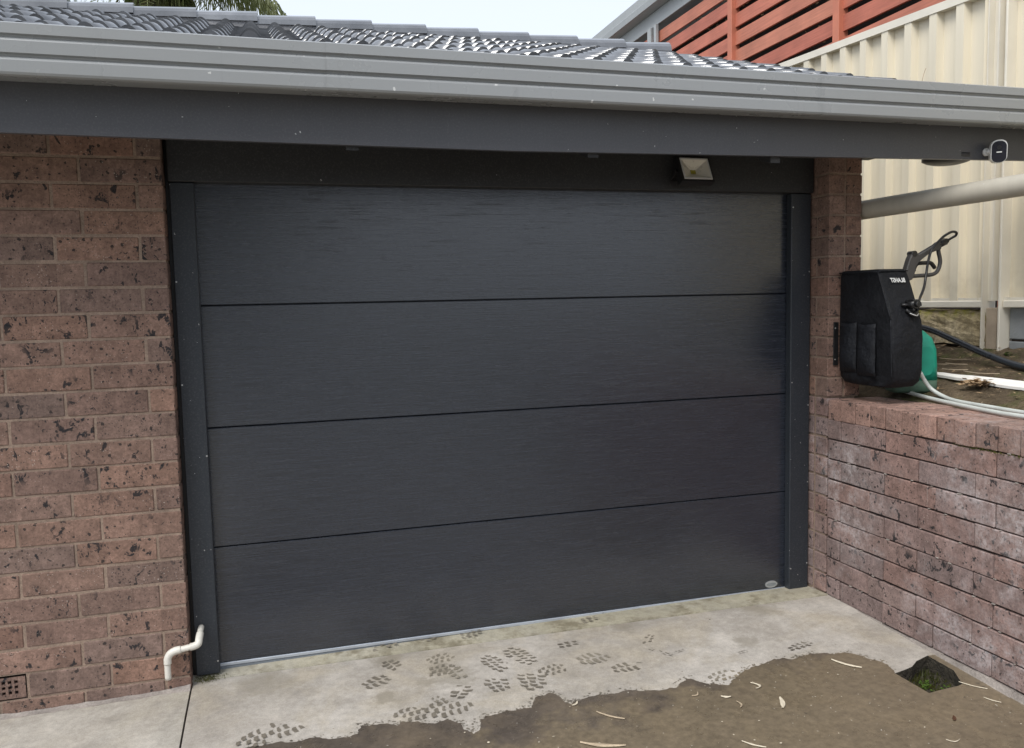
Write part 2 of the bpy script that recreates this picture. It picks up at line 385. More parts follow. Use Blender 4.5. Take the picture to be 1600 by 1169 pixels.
def disc(bm, c, axis, r, depth, n=20, mi=0):
    c = Vector(c); a = Vector(axis).normalized()
    return tube(bm, [c, c+a*depth], r, n, True, mi)
def jitter(bm, a):
    for v in bm.verts: v.co += Vector((random.uniform(-a, a), random.uniform(-a, a), random.uniform(-a, a)))
    return bm
def lerp(a, b, t): return a+(b-a)*t
from mathutils import noise as mn
def mn_noise(x): return mn.noise(Vector((x, 1.7, .3)))

# ------------------------------------------------------------------ ground, slabs, driveway
def gz(x, y): return -.051+.0158*x+min(0, y+.25)*.03
def soil_z(x, y): return 1.0+max(0, min(x, 4.1)-3.32)*.3

bm = B()
vs = [bm.verts.new(p) for p in ((-600, -600, -.45), (600, -600, -.45), (600, 600, -.45), (-600, 600, -.45))]; bm.faces.new(vs)
link('ground', bm, M_ground, kind='structure')

def fract(pts, depth, amp):
    P = [Vector((p[0], p[1])) for p in pts]
    for d in range(depth):
        Q = [P[0]]
        for a, b in zip(P, P[1:]):
            t = b-a; nrm = Vector((-t.y, t.x)); Q += [a.lerp(b, random.uniform(.4, .6))+nrm*random.uniform(-amp, amp), b]
        P = Q
    return P
wet_line = [(0.0038, -.61), (.09, -.555), (.15, -.60), (.218, -.555), (.372, -.57), (.485, -.574), (.621, -.595), (.641, -.542), (.696, -.557), (.763, -.59), (.786, -.565), (.953, -.609), (.997, -.653), (1.008, -.715), (1.022, -.738), (1.049, -.718), (1.062, -.66), (1.092, -.629), (1.175, -.62), (1.273, -.634), (1.311, -.566), (1.381, -.548), (1.40, -.58), (1.412, -.645), (1.426, -.659), (1.455, -.64), (1.482, -.637), (1.615, -.642), (1.869, -.679), (1.938, -.626), (1.987, -.683), (2.075, -.731), (2.18, -.655), (2.26, -.624), (2.443, -.628), (2.502, -.612), (2.623, -.643), (2.736, -.703), (2.77, -.778), (2.748, -.871)]
hole = [Vector(p) for p in ((2.748, -.871), (2.80, -.862), (2.852, -.849), (2.905, -.815), (2.985, -.79), (2.985, -.93), (2.93, -1.03), (2.901, -1.037), (2.817, -1.039), (2.757, -1.044))]
wl = fract(wet_line, 5, .17)
wl[-1] = hole[0].copy()
tail = [hole[-1].copy()]
X0, X1, Y0, Y1 = .0035, 3.09, -11.0, .075
stepy = lambda x: .055-.045*x               # edge of the threshold strip
outer = [Vector(p) for p in ((X0, Y0), (X1, Y0), (X1, -.25), (X1, stepy(X1)-.004), (X0, stepy(X0)-.004), (X0, -.25))]
verts = list(outer)
edges = [(i, (i+1) % 6) for i in range(6)]+[(2, 5)]
k = len(verts); verts += wl; edges += [(k+i, k+i+1) for i in range(len(wl)-1)]
edges.append((k, 5)) if False else None
k = len(verts); verts += hole; edges += [(k+i, k+(i+1) % len(hole)) for i in range(len(hole))]
# a link from the hole to the wall side, and from the wet edge to the slab joint, closes the wet outline
k2 = len(verts); verts += [Vector((X1, -.80)), Vector((X0, wl[0].y))]
edges += [(k+4, k2), (k2+1, 6)]
res = delaunay_2d_cdt(verts, edges, [], 0, 1e-5)
rv, rf = res[0], res[2]
def inside(p, poly):
    c = False; n = len(poly); j = n-1
    for i in range(n):
        if (poly[i].y > p.y) != (poly[j].y > p.y) and p.x < (poly[j].x-poly[i].x)*(p.y-poly[i].y)/(poly[j].y-poly[i].y)+poly[i].x: c = not c
        j = i
    return c
wet_poly = [Vector((X0, wl[0].y))]+wl+[hole[i] for i in range(1, 5)]+[Vector((X1, -.80)), Vector((X1, Y0)), Vector((X0, Y0))]
bm = B()
bv = [bm.verts.new((p.x, p.y, gz(p.x, p.y))) for p in rv]
for f in rf:
    c = sum((rv[i] for i in f), Vector((0, 0)))/len(f)
    if inside(c, hole) or not inside(c, outer): continue
    try: nf = bm.faces.new([bv[i] for i in f])
    except ValueError: continue
    nf.material_index = 1 if inside(c, wet_poly) else 0
    if nf.normal.z < 0: nf.normal_flip()
bmesh.ops.recalc_face_normals(bm, faces=bm.faces[:])
# sides: joint edge on the left and the walls of the hole
def skirt(pts, dz, mi):
    for a, b in zip(pts, pts[1:]):
        q = [bm.verts.new((p.x, p.y, z)) for p, z in ((a, gz(a.x, a.y)), (b, gz(b.x, b.y)), (b, gz(b.x, b.y)-dz), (a, gz(a.x, a.y)-dz))]
        bm.faces.new(q).material_index = mi
skirt([Vector((X0, Y0)), Vector((X0, -.25)), Vector((X0, .05))], .1, 0)
skirt(hole+[hole[0]], .1, 2)
driveway = link('driveway', bm, [M_conc, M_wet, M_hole], kind='structure')
bm = B(); random.seed(33)
for k in range(520):
    i = random.randrange(len(wl)); p = wl[i]; x = p.x+random.gauss(0, .012); y = p.y+abs(random.gauss(0, .011))
    if inside(Vector((x, y)), wet_poly) or x < .01 or x > 2.9: continue
    r_ = random.uniform(.0012, .0052); pts_ = [(x+r_*random.uniform(.6, 1.5)*math.cos(a), y+r_*random.uniform(.5, 1.1)*math.sin(a)) for a in [q*math.pi/3.5 for q in range(7)]]
    bm.faces.new([bm.verts.new((px, py, gz(px, py)+.0014)) for px, py in pts_])
link('damp_spots', bm, M_print, driveway, kind='stuff')
bm = B(); random.seed(3)
G = 14
gv = [[bm.verts.new((lerp(2.72, 3.02, i/G), lerp(-1.07, -.76, j/G), gz(2.85, -.95)-.065+random.uniform(-.012, .014))) for j in range(G+1)] for i in range(G+1)]
for i in range(G):
    for j in range(G): bm.faces.new((gv[i][j], gv[i+1][j], gv[i+1][j+1], gv[i][j+1]))
link('hole_bed', bm, M_hole, driveway)

# joint filler between the two slabs, then the left slab
bm = B(); box(bm, (-.02, -11, -.5), (.02, .09, -.5)); bm.clear()
q = [bm.verts.new((x, y, gz(x, y)-.012)) for x, y in ((-.01, -11), (X0+.004, -11), (X0+.004, -.25), (-.01, -.25))]; bm.faces.new(q)
q = [bm.verts.new((x, y, gz(x, y)-.012)) for x, y in ((-.01, -.25), (X0+.004, -.25), (X0+.004, .06), (-.01, .06))]; bm.faces.new(q)
link('joint_filler', bm, M_mortarD, driveway)
bm = B()
for ya, yb in ((-11, -.25), (-.25, .02)):
    q = [bm.verts.new((x, y, gz(x, y)+.002)) for x, y in ((-6, ya), (-.0035, ya), (-.0035, yb), (-6, yb))]; bm.faces.new(q)
    q = [bm.verts.new((-.0035, y, gz(0, y)+z)) for y, z in ((ya, .002), (ya, -.1), (yb, -.1), (yb, .002))]; bm.faces.new(q)
slab = link('concrete_slab', bm, M_concL, kind='structure')
bm = B(); random.seed(19); N_ = 90; ra_ = []
for i in range(N_+1):
    x = lerp(-2.2, -.002, i/N_); h_ = .012+.012*mn_noise(x*7)+.006*mn_noise(x*31); d_ = .022+.014*mn_noise(x*11+4)
    ra_.append([bm.verts.new((x, -.0035, gz(x, 0)+max(.004, h_))), bm.verts.new((x, -.006-d_*.4, gz(x, 0)+max(.003, h_*.45))), bm.verts.new((x, -.010-d_, gz(x, 0)+.0022))])
for a_, b_ in zip(ra_, ra_[1:]):
    for k in range(2): bm.faces.new((a_[k+1], b_[k+1], b_[k], a_[k])).smooth = True
link('mortar_fillet', bm, M_render, slab)
# threshold strip: a slightly raised, rougher pour under the door
bm = B(); N_ = 60; random.seed(11)
front, mid, back = [], [], []
for i in range(N_+1):
    x = lerp(.0, 3.03, i/N_); y = stepy(x)+random.uniform(-.0025, .0025)
    zf = gz(x, y)+.004; zb = lerp(-.030, -.017, i/N_)
    front.append(bm.verts.new((x, y, gz(x, y)-.01))); mid.append(bm.verts.new((x, y+.003, zf))); back.append(bm.verts.new((x, .2, zb)))
for i in range(N_):
    bm.faces.new((front[i], front[i+1], mid[i+1], mid[i])); bm.faces.new((mid[i], mid[i+1], back[i+1], back[i]))
threshold = link('threshold', bm, M_thresh, kind='structure')

# wet boot prints: flat marks on the slab, one mesh each
def print_mesh(L, W, kind):
    bm = B()
    L *= 1.16; W *= 1.18; rows = max(3, int(L/.0275))
    def poly(pts):
        try: bm.faces.new([bm.verts.new((p[0], p[1], 0)) for p in pts])
        except ValueError: pass
    for r in range(rows):
        t = (r+.5)/rows; yy = (t-.5)*L
        w_ = W*.5*math.sqrt(max(0, 1-(2*t-1)**2*.93))*(1-.18*math.exp(-((t-.42)/.12)**2))
        n = 3 if w_ > W*.33 else 2
        if kind == 1: n = max(2, n-1)
        for c in range(n):
            if random.random() < .10: continue
            xa = -w_+2*w_*c/n+.0052; xb = -w_+2*w_*(c+1)/n-.0052; h = L/rows*random.uniform(.20, .31)
            sl = (.006 if kind else -.009)*(1 if c < n/2 else -1)
            bl = lambda: random.uniform(-.0025, .0025)
            pts = []
            for k in range(5): pts.append((lerp(xa, xb, k/4)+bl(), yy-h+sl*(k/4 if c < n/2 else 1-k/4)+bl()-.004*math.sin(k/4*math.pi)))
            for k in range(5): pts.append((lerp(xb, xa, k/4)+bl(), yy+h+sl*(1-k/4 if c < n/2 else k/4)+bl()-.004*math.sin(k/4*math.pi)))
            poly(pts)
    bmesh.ops.triangulate(bm, faces=bm.faces[:])
    return bm
PRINTS = [(.335, -.475, .26, .125, -62, 0, 0), (.735, -.225, .11, .09, -60, 1, 0), (.82, -.09, .10, .08, 20, 1, 0), (1.03, -.10, .10, .09, -70, 0, 1), (1.01, -.215, .12, .10, -80, 0, 0),
          (1.06, -.25, .12, .08, 15, 1, 1), (1.045, -.42, .10, .085, -30, 1, 0), (.835, -.525, .12, .11, -80, 0, 0), (.975, -.525, .16, .135, -75, 0, 0), (.95, -.46, .07, .05, 30, 1, 1),
          (1.235, -.23, .15, .085, 15, 0, 0), (1.36, -.20, .17, .10, 20, 0, 0), (1.20, -.41, .11, .10, 5, 0, 0), (1.345, -.42, .16, .115, -10, 0, 0), (1.46, -.37, .12, .09, -75, 0, 0),
          (1.655, -.33, .13, .11, -80, 1, 1), (1.76, -.455, .13, .085, -85, 1, 0), (1.60, -.165, .09, .06, -85, 1, 0), (1.955, -.245, .10, .045, -40, 1, 0), (1.95, -.385, .11, .03, 35, 1, 0),
          (2.55, -.53, .13, .055, -75, 1, 0), (2.10, -.655, .13, .08, -80, 0, 1), (2.28, -.50, .045, .03, -80, 1, 0), (2.03, -.40, .05, .025, -80, 1, 0)]
random.seed(21)
for (x, y, L, W_, a, kd, faint) in PRINTS:
    o = link('wet_footprint', print_mesh(L, W_, kd), M_printFaint if faint else M_print, driveway, (x, y, gz(x, y)+.0016), (0, 0, R(a)))
    o.rotation_euler = (Matrix.Rotation(math.atan(-.0158)*-1*0, 3, 'Y') @ Matrix.Rotation(R(a), 3, 'Z')).to_euler()
for (x, y, L, W_, a) in ((.80, .10, .14, .07, -85), (1.0, .10, .10, .05, -80), (1.20, .09, .12, .07, -85), (1.76, .05, .13, .06, -85)):
    zz = lerp(gz(x, stepy(x))+.004, lerp(-.03, -.017, x/3.03), (y-stepy(x))/(.2-stepy(x)))
    link('wet_footprint', print_mesh(L, W_, 1), M_printFaint, threshold, (x, y, zz+.004), (R(7), 0, R(a)))

# ------------------------------------------------------------------ bricks
BR = {}
def brick_mesh(L, D, H, mat, i):
    key = (round(L, 3), round(D, 3), round(H, 3), mat.name, i)
    if key not in BR:
        random.seed(hash((round(L*1000), i)) % 9999)
        bm = B(); box(bm, (-L/2, -D/2, -H/2), (L/2, D/2, H/2), .0032)
        jitter(bm, .0011); bm.normal_update()
        me = bpy.data.meshes.new('brick'); bm.to_mesh(me); bm.free(); me.materials.append(mat); BR[key] = me
    return BR[key]
rb = random.Random(5)
def lay(parent, cx, cy, cz, L, D, H, mat, rz=0, name='brick', jz=.0012, jy=.0016, org=(0, 0, 0)):
    j = rb.uniform(-jy, jy); ox, oy = (0, j) if rz == 0 else (j, 0)
    return place(name, brick_mesh(L, D, H, mat, rb.randrange(5)), parent,
                 (cx+ox-org[0], cy+oy-org[1], cz+rb.uniform(-jz, jz)-org[2]), (rb.uniform(-.004, .004), rb.uniform(-.0035, .0035), rz+rb.uniform(-.004, .004)))

wall = thing('brick_wall', 'brown brick house wall left of the garage door with pale mortar joints', 'wall', (-1.0, 0, -.05))
WO = (-1.0, 0, -.05)
for row in range(-1, 22):
    z = row*.1+.05; x = 0.0
    if row % 2: 
        lay(wall, -.045, .145, z, .09, .29, .09, M_brick, org=WO); x = -.10
    while x > -2.0:
        if row == 0 and abs(x+.6) < .01: x -= .30; continue
        corner = (x == 0)
        lay(wall, x-.145, .045, z, .29, .09, .09, M_brick, org=WO); x -= .30
    if row % 2 == 0: lay(wall, -.045, .20, z, .09, .19, .09, M_brick, org=WO)
XL = -2.1
bm = B(); box(bm, (XL, .0032, -.15), (-.004, .088, .0)); box(bm, (-.6, .0034, .0005), (-.0042, .088, .0995)); box(bm, (XL, .0034, .0005), (-.9, .088, .0995)); box(bm, (-.9, .045, .0005), (-.6, .088, .0995)); box(bm, (XL, .0032, .1), (-.004, .088, 2.19)); box(bm, (-.088, .0885, -.15), (-.0045, .34, 2.19))
link('mortar', bm, M_mortar, wall, tuple(-a for a in WO))
# vent: terracotta grille brick with square holes
bm = B(); x0, x1, z0, z1 = -.895, -.603, .008, .094
nx = 13; pitch = .022; hx = .0125; xs = x1-.022-.011
rowsz = (.031, .052, .073)
zb = [z0]+[v for c in rowsz for v in (c-.0062, c+.0062)]+[z1]
cols = [xs-i*pitch for i in range(nx-1, -1, -1)]
xb = [x0]+[v for c in cols for v in (c-hx/2, c+hx/2)]+[x1]
for i in range(len(xb)-1):
    for j in range(len(zb)-1):
        if i % 2 == 1 and j % 2 == 1:
            a, b, c, d = xb[i], xb[i+1], zb[j], zb[j+1]
            for q in (((a, c), (b, c)), ((b, c), (b, d)), ((b, d), (a, d)), ((a, d), (a, c))):
                bm.faces.new([bm.verts.new((p[0], y, p[1])) for p, y in ((q[0], -.001), (q[1], -.001), (q[1], .04), (q[0], .04))])
            bm.faces.new([bm.verts.new((p[0], .04, p[1])) for p in ((a, c), (b, c), (b, d), (a, d))]).material_index = 1  # dark colour on the hole backs stands in for shade inside the vent
        else:
            bm.faces.new([bm.verts.new((p[0], -.001, p[1])) for p in ((xb[i], zb[j]), (xb[i+1], zb[j]), (xb[i+1], zb[j+1]), (xb[i], zb[j+1]))])
box(bm, (x0, .0415, z0), (x1, .06, z1), mi=1)
vent = link('vent', bm, [M_brick, M_hole], wall, tuple(-a for a in WO))

pier = thing('brick_pier', 'narrow brown brick pier right of the garage door', 'pier', (3.13, 0, 1.0))
PO = (3.13, 0, 1.0); PX0, PX1, PY = 3.028, 3.218, -.06
for row in range(0, 22):
    z = row*.1+.05
    if row >= 10:
        if row % 2:
            lay(pier, PX0+.045, PY+.145, z, .09, .29, .09, M_brick, org=PO); lay(pier, PX0+.145, PY+.045, z, .09, .09, .09, M_brick, org=PO)
        else:
            lay(pier, PX0+.045, PY+.045, z, .09, .09, .09, M_brick, org=PO); lay(pier, PX0+.145, PY+.045, z, .09, .09, .09, M_brick, org=PO)
            lay(pier, PX0+.045, PY+.245, z, .29, .09, .09, M_brick, -math.pi/2, org=PO)
        lay(pier, PX0+.145, PY+.245, z, .29, .09, .09, M_brick, -math.pi/2, org=PO)
    else:
        lay(pier, PX0+.045, PY+.045, z, .09, .09, .09, M_brickR, -math.pi/2, org=PO)
        lay(pier, PX0+.045, PY+.25, z, .29, .09, .09, M_brickR, -math.pi/2, org=PO)
bm = B(); box(bm, (PX0+.005, PY+.005, 1.0), (PX1-.005, .33, 2.19)); box(bm, (PX0+.006, PY+.012, -.1), (PX1-.02, .33, .998))
link('mortar', bm, [M_mortar], pier, tuple(-a for a in PO))

rwall = thing('retaining_wall', 'low mauve brick retaining wall with upright cap bricks beside the driveway', 'wall', (3.1, -1.8, 0))
RO = (3.1, -1.8, 0); RY0 = -.07; RX = 3.028
random.seed(4)
for row in range(0, 9):
    z = .895-.1*row-.05; y = RY0
    if row % 2 == 0: lay(rwall, RX+.045, y-.045, z, .0945, .09, .0935, M_brickR, -math.pi/2, org=RO); y -= .0985
    while y > -3.4:
        lay(rwall, RX+.045, y-.1485, z, .2965, .09, .0935, M_brickR, -math.pi/2, jz=.002, jy=.0025, org=RO); y -= .30
y = RY0
while y > -3.4:
    lay(rwall, RX+.142, y-.049, .945, .0975, .29, .099, M_brickC, -math.pi/2, 'cap_brick', .0035, .004, org=RO); y -= .1
bm = B(); box(bm, (RX+.014, -3.45, -.1), (RX+.09, RY0, .895)); box(bm, (RX+.012, -3.45, .8952), (RX+.28, RY0, .985))
link('mortar', bm, M_mortarD, rwall, tuple(-a for a in RO))
bm = B()
for i in range(40):
    ya = lerp(.05, -3.45, i/40); yb = lerp(.05, -3.45, (i+1)/40)
    w_ = .006*math.sin(i*2.3)
    prism(bm, [(3.024, 0, -.006+.003*math.sin(i*1.7)), (2.992+w_, 0, -.075), (2.980+w_, 0, -.4), (3.2, 0, -.4), (3.2, 0, -.006)], (0, yb, 0), (0, ya, 0))
link('footing', bm, M_render, rwall, tuple(-a for a in RO))
# mortar smear along the joint tops
bm = B(); random.seed(8)
for k in range(90):
    row = random.randrange(0, 9); yy = random.uniform(-2.4, -.1); zz = .895-.1*row+random.uniform(-.003, .003); s = random.uniform(.003, .009)
    box(bm, (RX-.002, yy-s, zz-s*.4), (RX+.012, yy+s, zz+s*.4), s*.25)
link('mortar_crumb', bm, M_render, rwall, tuple(-a for a in RO), kind='stuff')

# ------------------------------------------------------------------ garage door and frame
DY = .115
door = thing('garage_door', 'wide charcoal sectional garage door of four woodgrain panels', 'garage door', (1.5, DY, 0))
DO = Vector((1.5, DY, 0))
seams = [-.010, .497, 1.0095, 1.522, 2.05]
for a, b in zip(seams, seams[1:]):
    bm = B(); box(bm, (-1.39-.02, 0, a+.0022-(a+b)/2), (1.43, .045, b-.0022-(a+b)/2), .0025)
    link('panel', bm, M_door, door, (0, 0, (a+b)/2))
bm = B(); box(bm, (-1.4, -.004, -.0245), (1.42, .03, -.0105), .002); link('bottom_rail', bm, M_alu, door)
bm = B(); box(bm, (-1.4, -.001, -.052), (1.42, .03, -.0252), .006, 2); link('bottom_seal', bm, M_seal, door)
bm = B(); n = 28
pts = [(1.329+.036*math.cos(2*math.pi*k/n), 0, .0135+.0185*math.sin(2*math.pi*k/n)) for k in range(n)]
prism(bm, pts, (0, -.0035, 0), (0, -.0003, 0))
badge = link('badge', bm, M_badge, door)
bm = B()
prism(bm, [(1.329+.029*math.cos(2*math.pi*k/n), 0, .0135+.0085*math.sin(2*math.pi*k/n)) for k in range(n)], (0, -.0045, 0), (0, -.0032, 0))
link('badge_band', bm, M_badgeIn, badge)
# back plate so that no light enters behind the panels' seams
bm = B(); box(bm, (-1.45, .047, -.06), (1.5, .06, 2.2)); link('backing', bm, M_dark, door)

frame = thing('door_frame', 'dark grey metal jambs and deep header around the garage door', 'door frame', (1.5, .09, 0))
FO = Vector((1.5, .09, 0))
bm = B(); box(bm, (.016, .07, -.035), (.110, .114, 2.018), .003); lj = link('jamb', bm, M_jamb, frame, -FO)
bm = B(); box(bm, (2.907, .07, -.012), (3.020, .114, 2.018), .003); rj = link('jamb', bm, M_jamb, frame, -FO)
bm = B(); box(bm, (.014, .052, 2.02), (3.022, .20, 2.30), .003); link('header', bm, M_header, frame, -FO)
random.seed(2)
for x, y_, zs in ((3.012, .0695, (1.63, .95, .55, .12)), (2.915, .0695, (1.95, 1.07, .10)), (.024, .0695, (1.62, 1.2)), (.104, .0695, (.02, .9))):
    for z in zs:
        bm = B(); disc(bm, (x, y_, z), (0, -1, 0), .0036, .0015, 8); link('screw', bm, M_steel, frame, -FO)
# black strip standing in for shade in the gap between left brickwork and jamb
bm = B(); box(bm, (.001, .10, -.06), (.0155, .30, 2.2)); link('reveal_shade_strip', bm, M_black, frame, -FO)

# ------------------------------------------------------------------ floodlight
fl = thing('floodlight', 'square LED floodlight tilted down on the dark header above the garage door', 'floodlight', (2.322, -.012, 2.105), (R(-25), 0, R(2)))
wd, ht = .086, .066
bm = B(); box(bm, (-wd, .0205, -ht), (wd, .03, ht), .003)
for p_, q_ in (((-wd, -ht), (-wd+.013, ht)), ((wd-.013, -ht), (wd, ht)), ((-wd+.013, -ht), (wd-.013, -ht+.011)), ((-wd+.013, ht-.011), (wd-.013, ht))): box(bm, (p_[0], -.012, p_[1]), (q_[0], .0204, q_[1]))
for i in range(7): box(bm, (-wd*.8+i*.02, .0302, -ht*.75), (-wd*.8+i*.02+.006, .052, ht*.75))
link('housing', bm, M_black, fl)
bm = B(); a, b = (wd-.012, ht-.010), (wd-.018, ht-.017)
for (p, q) in (((-a[0], -a[1]), (a[0], -b[1])), ((-a[0], b[1]), (a[0], a[1])), ((-a[0], -b[1]), (-b[0], b[1])), ((b[0], -b[1]), (a[0], b[1]))):
    box(bm, (p[0], -.0165, p[1]), (q[0], -.0122, q[1]))
link('lens_frame', bm, M_white, fl)
bm = B(); o4 = [(-b[0], -b[1]), (b[0], -b[1]), (b[0], b[1]), (-b[0], b[1])]; i4 = [(-.013, -.010), (.013, -.010), (.013, .010), (-.013, .010)]
for k in range(4):
    p, q = o4[k], o4[(k+1) % 4]; r_, s_ = i4[k], i4[(k+1) % 4]
    bm.faces.new([bm.verts.new(v) for v in ((p[0], -.0145, p[1]), (q[0], -.0145, q[1]), (s_[0], .016, s_[1]), (r_[0], .016, r_[1]))])
link('reflector', bm, M_refl, fl)
bm = B(); box(bm, (-.0125, .013, -.0095), (.0125, .0158, .0095)); link('led_chip', bm, M_led, fl)
bm = B(); box(bm, (-wd-.008, .006, -.008), (-wd-.001, .075, .008)); box(bm, (wd+.001, .006, -.008), (wd+.008, .075, .008)); box(bm, (-wd-.008, .0755, -.01), (wd+.008, .081, .01))
disc(bm, (-wd-.008, .012, 0), (-1, 0, 0), .008, .006, 10)
link('bracket', bm, M_black, fl)

# ------------------------------------------------------------------ fascia, gutter, soffit
fas = thing('fascia_board', 'dark grey fascia beam under the gutter above the garage door', 'fascia', (1.2, -.49, 2.1))
FA = Vector((1.2, -.49, 2.1))
xsf = [-2.4, -.42, 1.284, 2.55, 3.74, 4.0]; zsf = [2.092, 2.085, 2.0775, 2.092, 2.107, 2.109]
bm = B()
prism(bm, [(x, 0, z) for x, z in zip(xsf, zsf)]+[(4.0, 0, 2.385), (-2.4, 0, 2.385)], (0, -.5, 0), (0, -.478, 0))
link('board', bm, M_fascia, fas, -FA)
for x in (.67, 1.60, 2.42):
    bm = B(); prism(bm, [(x, -.477, 2.10), (x, -.477, 2.066), (x, -.40, 2.085), (x, -.30, 2.18), (x, -.477, 2.18)], (0, 0, 0), (.045, 0, 0))
    link('bracket', bm, M_header, fas, -FA)
bm = B(); box(bm, (-2.4, -.4775, 2.19), (3.35, .06, 2.20)); link('soffit', bm, M_soffit, fas, -FA)

gut = thing('gutter', 'grey metal eaves gutter with two grooves running along the roof edge', 'gutter', (1.2, -.56, 2.3))
GO = Vector((1.2, -.56, 2.3))
prof = [(-.600, 2.388), (-.604, 2.395), (-.613, 2.3975), (-.6195, 2.393), (-.620, 2.362), (-.610, 2.3590), (-.608, 2.3530), (-.6205, 2.3435), (-.6215, 2.3405), (-.6215, 2.304), (-.6110, 2.3010), (-.6085, 2.2950), (-.6220, 2.2850), (-.623, 2.2815), (-.623, 2.246), (-.619, 2.239), (-.608, 2.2355), (-.502, 2.2455), (-.502, 2.36)]
def gutter_len(xa, xb, off):
    bm = B(); a = [bm.verts.new((xa, y-off, z)) for y, z in prof]; b_ = [bm.verts.new((xb, y-off, z)) for y, z in prof]
    for i in range(len(prof)-1): bm.faces.new((a[i+1], a[i], b_[i], b_[i+1]))
    inn = [(-.6, 2.385), (-.605, 2.25), (-.51, 2.255)]
    c = [bm.verts.new((xa, y, z)) for y, z in inn]; d = [bm.verts.new((xb, y, z)) for y, z in inn]
    for i in range(2): bm.faces.new((c[i], c[i+1], d[i+1], d[i]))
    return bm
link('gutter_length', gutter_len(-2.4, .62, 0), M_gutter, gut, -GO)
link('gutter_length', gutter_len(.60, 4.0, .0022), M_gutter, gut, -GO)
bm = B(); prism(bm, [(4.0, y, z) for y, z in prof], (.0005, 0, 0), (.004, 0, 0)); link('stop_end', bm, M_gutter, gut, -GO)
# ------------------------------------------------------------------ tiled roof
roof = thing('tiled_roof', 'wet grey concrete tile roof of the garage with stepped ridge caps', 'roof', (1, 1, 2.4))
TO = Vector((1, 1, 2.4))
RY, RZ0, SL = 2.4, 2.335, .3432            # ridge line, eaves height, slope
YE = -.575
def roof_z(y): return RZ0+(y-YE)*SL
pitch_a = math.atan(SL)
def tile_mesh():
    Wt, Lt = .30, .41; n = 26; top = []
    def prf(x):
        u = (x/Wt*2) % 1.0; d = abs(u-.5)
        return .042*math.cos(min(1, d/.31)*math.pi/2)**.8 if d < .31 else 0.0
    xs = [Wt*i/n for i in range(n+1)]
    V, F = [], []
    for x in xs: V.append((x, 0, prf(x)+.016))
    for x in xs: V.append((x, Lt, prf(x)+.004))
    for x in xs: V.append((x, .002, -.006 if prf(x) > 0 else .002))
    for x in xs: V.append((x, Lt, -.010))
    m = n+1
    for i in range(n):
        F.append((i, i+1, m+i+1, m+i)); F.append((2*m+i, 2*m+i+1, i+1, i)); F.append((2*m+i+1, 2*m+i, 3*m+i, 3*m+i+1))
    F.append((0, m, 3*m, 2*m)); F.append((n, 2*m+n, 3*m+n, m+n))
    me = bpy.data.meshes.new('tile'); me.from_pydata(V, [], F); me.materials.append(M_tile)
    for i, p in enumerate(me.polygons): p.use_smooth = (i % 3 == 0 and i < 3*n)
    me.update(); return me
TM = tile_mesh(); random.seed(9)
gauge = .325*math.cos(pitch_a); nrow = int((RY-YE)/gauge)+1
for r in range(nrow):
    y = YE+r*gauge
    if y > RY-.05: break
    for c in range(18):
        x = 3.28-.30*(c+1)
        place('tile', TM, roof, Vector((x, y+random.uniform(-.004, .004), roof_z(y)+.004+random.uniform(0, .003)))-TO, (pitch_a-.012, random.uniform(-.006, .006), random.uniform(-.005, .005)))
bm = B()
for i in range(1): pass
n = 10; ro, L = .115, .40
secs = []
for (yy, k) in ((0, 1.0), (L, .90)):
    secs.append([(math.cos(math.pi*j/n)*ro*k, yy, max(0, math.sin(math.pi*j/n))**.8*ro*.78*k) for j in range(n+1)])
rv_ = [[bm.verts.new((p[1], p[0], p[2])) for p in s] for s in secs]
for j in range(n): bm.faces.new((rv_[0][j], rv_[0][j+1], rv_[1][j+1], rv_[1][j]))
rv2 = [[bm.verts.new((p[1], p[0]*.82, p[2]*.82-.004)) for p in s] for s in secs]
for j in range(n): bm.faces.new((rv_[0][j+1], rv_[0][j], rv2[0][j], rv2[0][j+1])); bm.faces.new((rv2[0][j+1], rv2[0][j], rv2[1][j], rv2[1][j+1]))
me = bpy.data.meshes.new('ridge_tile'); bm.to_mesh(me); bm.free(); me.materials.append(M_tile)
RZ = roof_z(RY)
for k in range(15):
    x = 3.40-k*.375
    place('ridge_tile', me, roof, Vector((x, RY, RZ+.022+random.uniform(-.003, .003)))-TO, (0, random.uniform(.030, .036), math.pi))
bm = B(); box(bm, (-2.1, RY-.10, RZ-.04), (3.27, RY+.10, RZ+.030)); link('ridge_bedding', bm, M_bed, roof, -TO)
bm = B()
prism(bm, [(-2.15, YE+.05, roof_z(YE+.05)-.03), (-2.15, RY, RZ-.03), (-2.15, RY+3.2, roof_z(YE)-.1), (-2.15, RY+3.2, roof_z(YE)-.14), (-2.15, RY, RZ-.07), (-2.15, YE+.05, roof_z(YE+.05)-.06)], (0, 0, 0), (5.40, 0, 0))
link('deck', bm, M_tile, roof, -TO)
bm = B(); prism(bm, [(3.20, -.40, 2.21), (3.20, RY+2.9, 2.21), (3.20, RY, RZ-.08)], (0, 0, 0), (.04, 0, 0)); link('gable', bm, M_fascia, roof, -TO)
bm = B(); random.seed(14)
for k in range(1):
    x = 3.02+random.uniform(0, .5); y = YE-.02; tube(bm, curve_pts([(x, y, 2.39), (x+.006, y-.005, 2.43), (x+random.uniform(-.03, .03), y-.01, 2.455)], 4), .0012, 4)
link('grass_sprig', bm, M_leafbrown, roof, -TO)

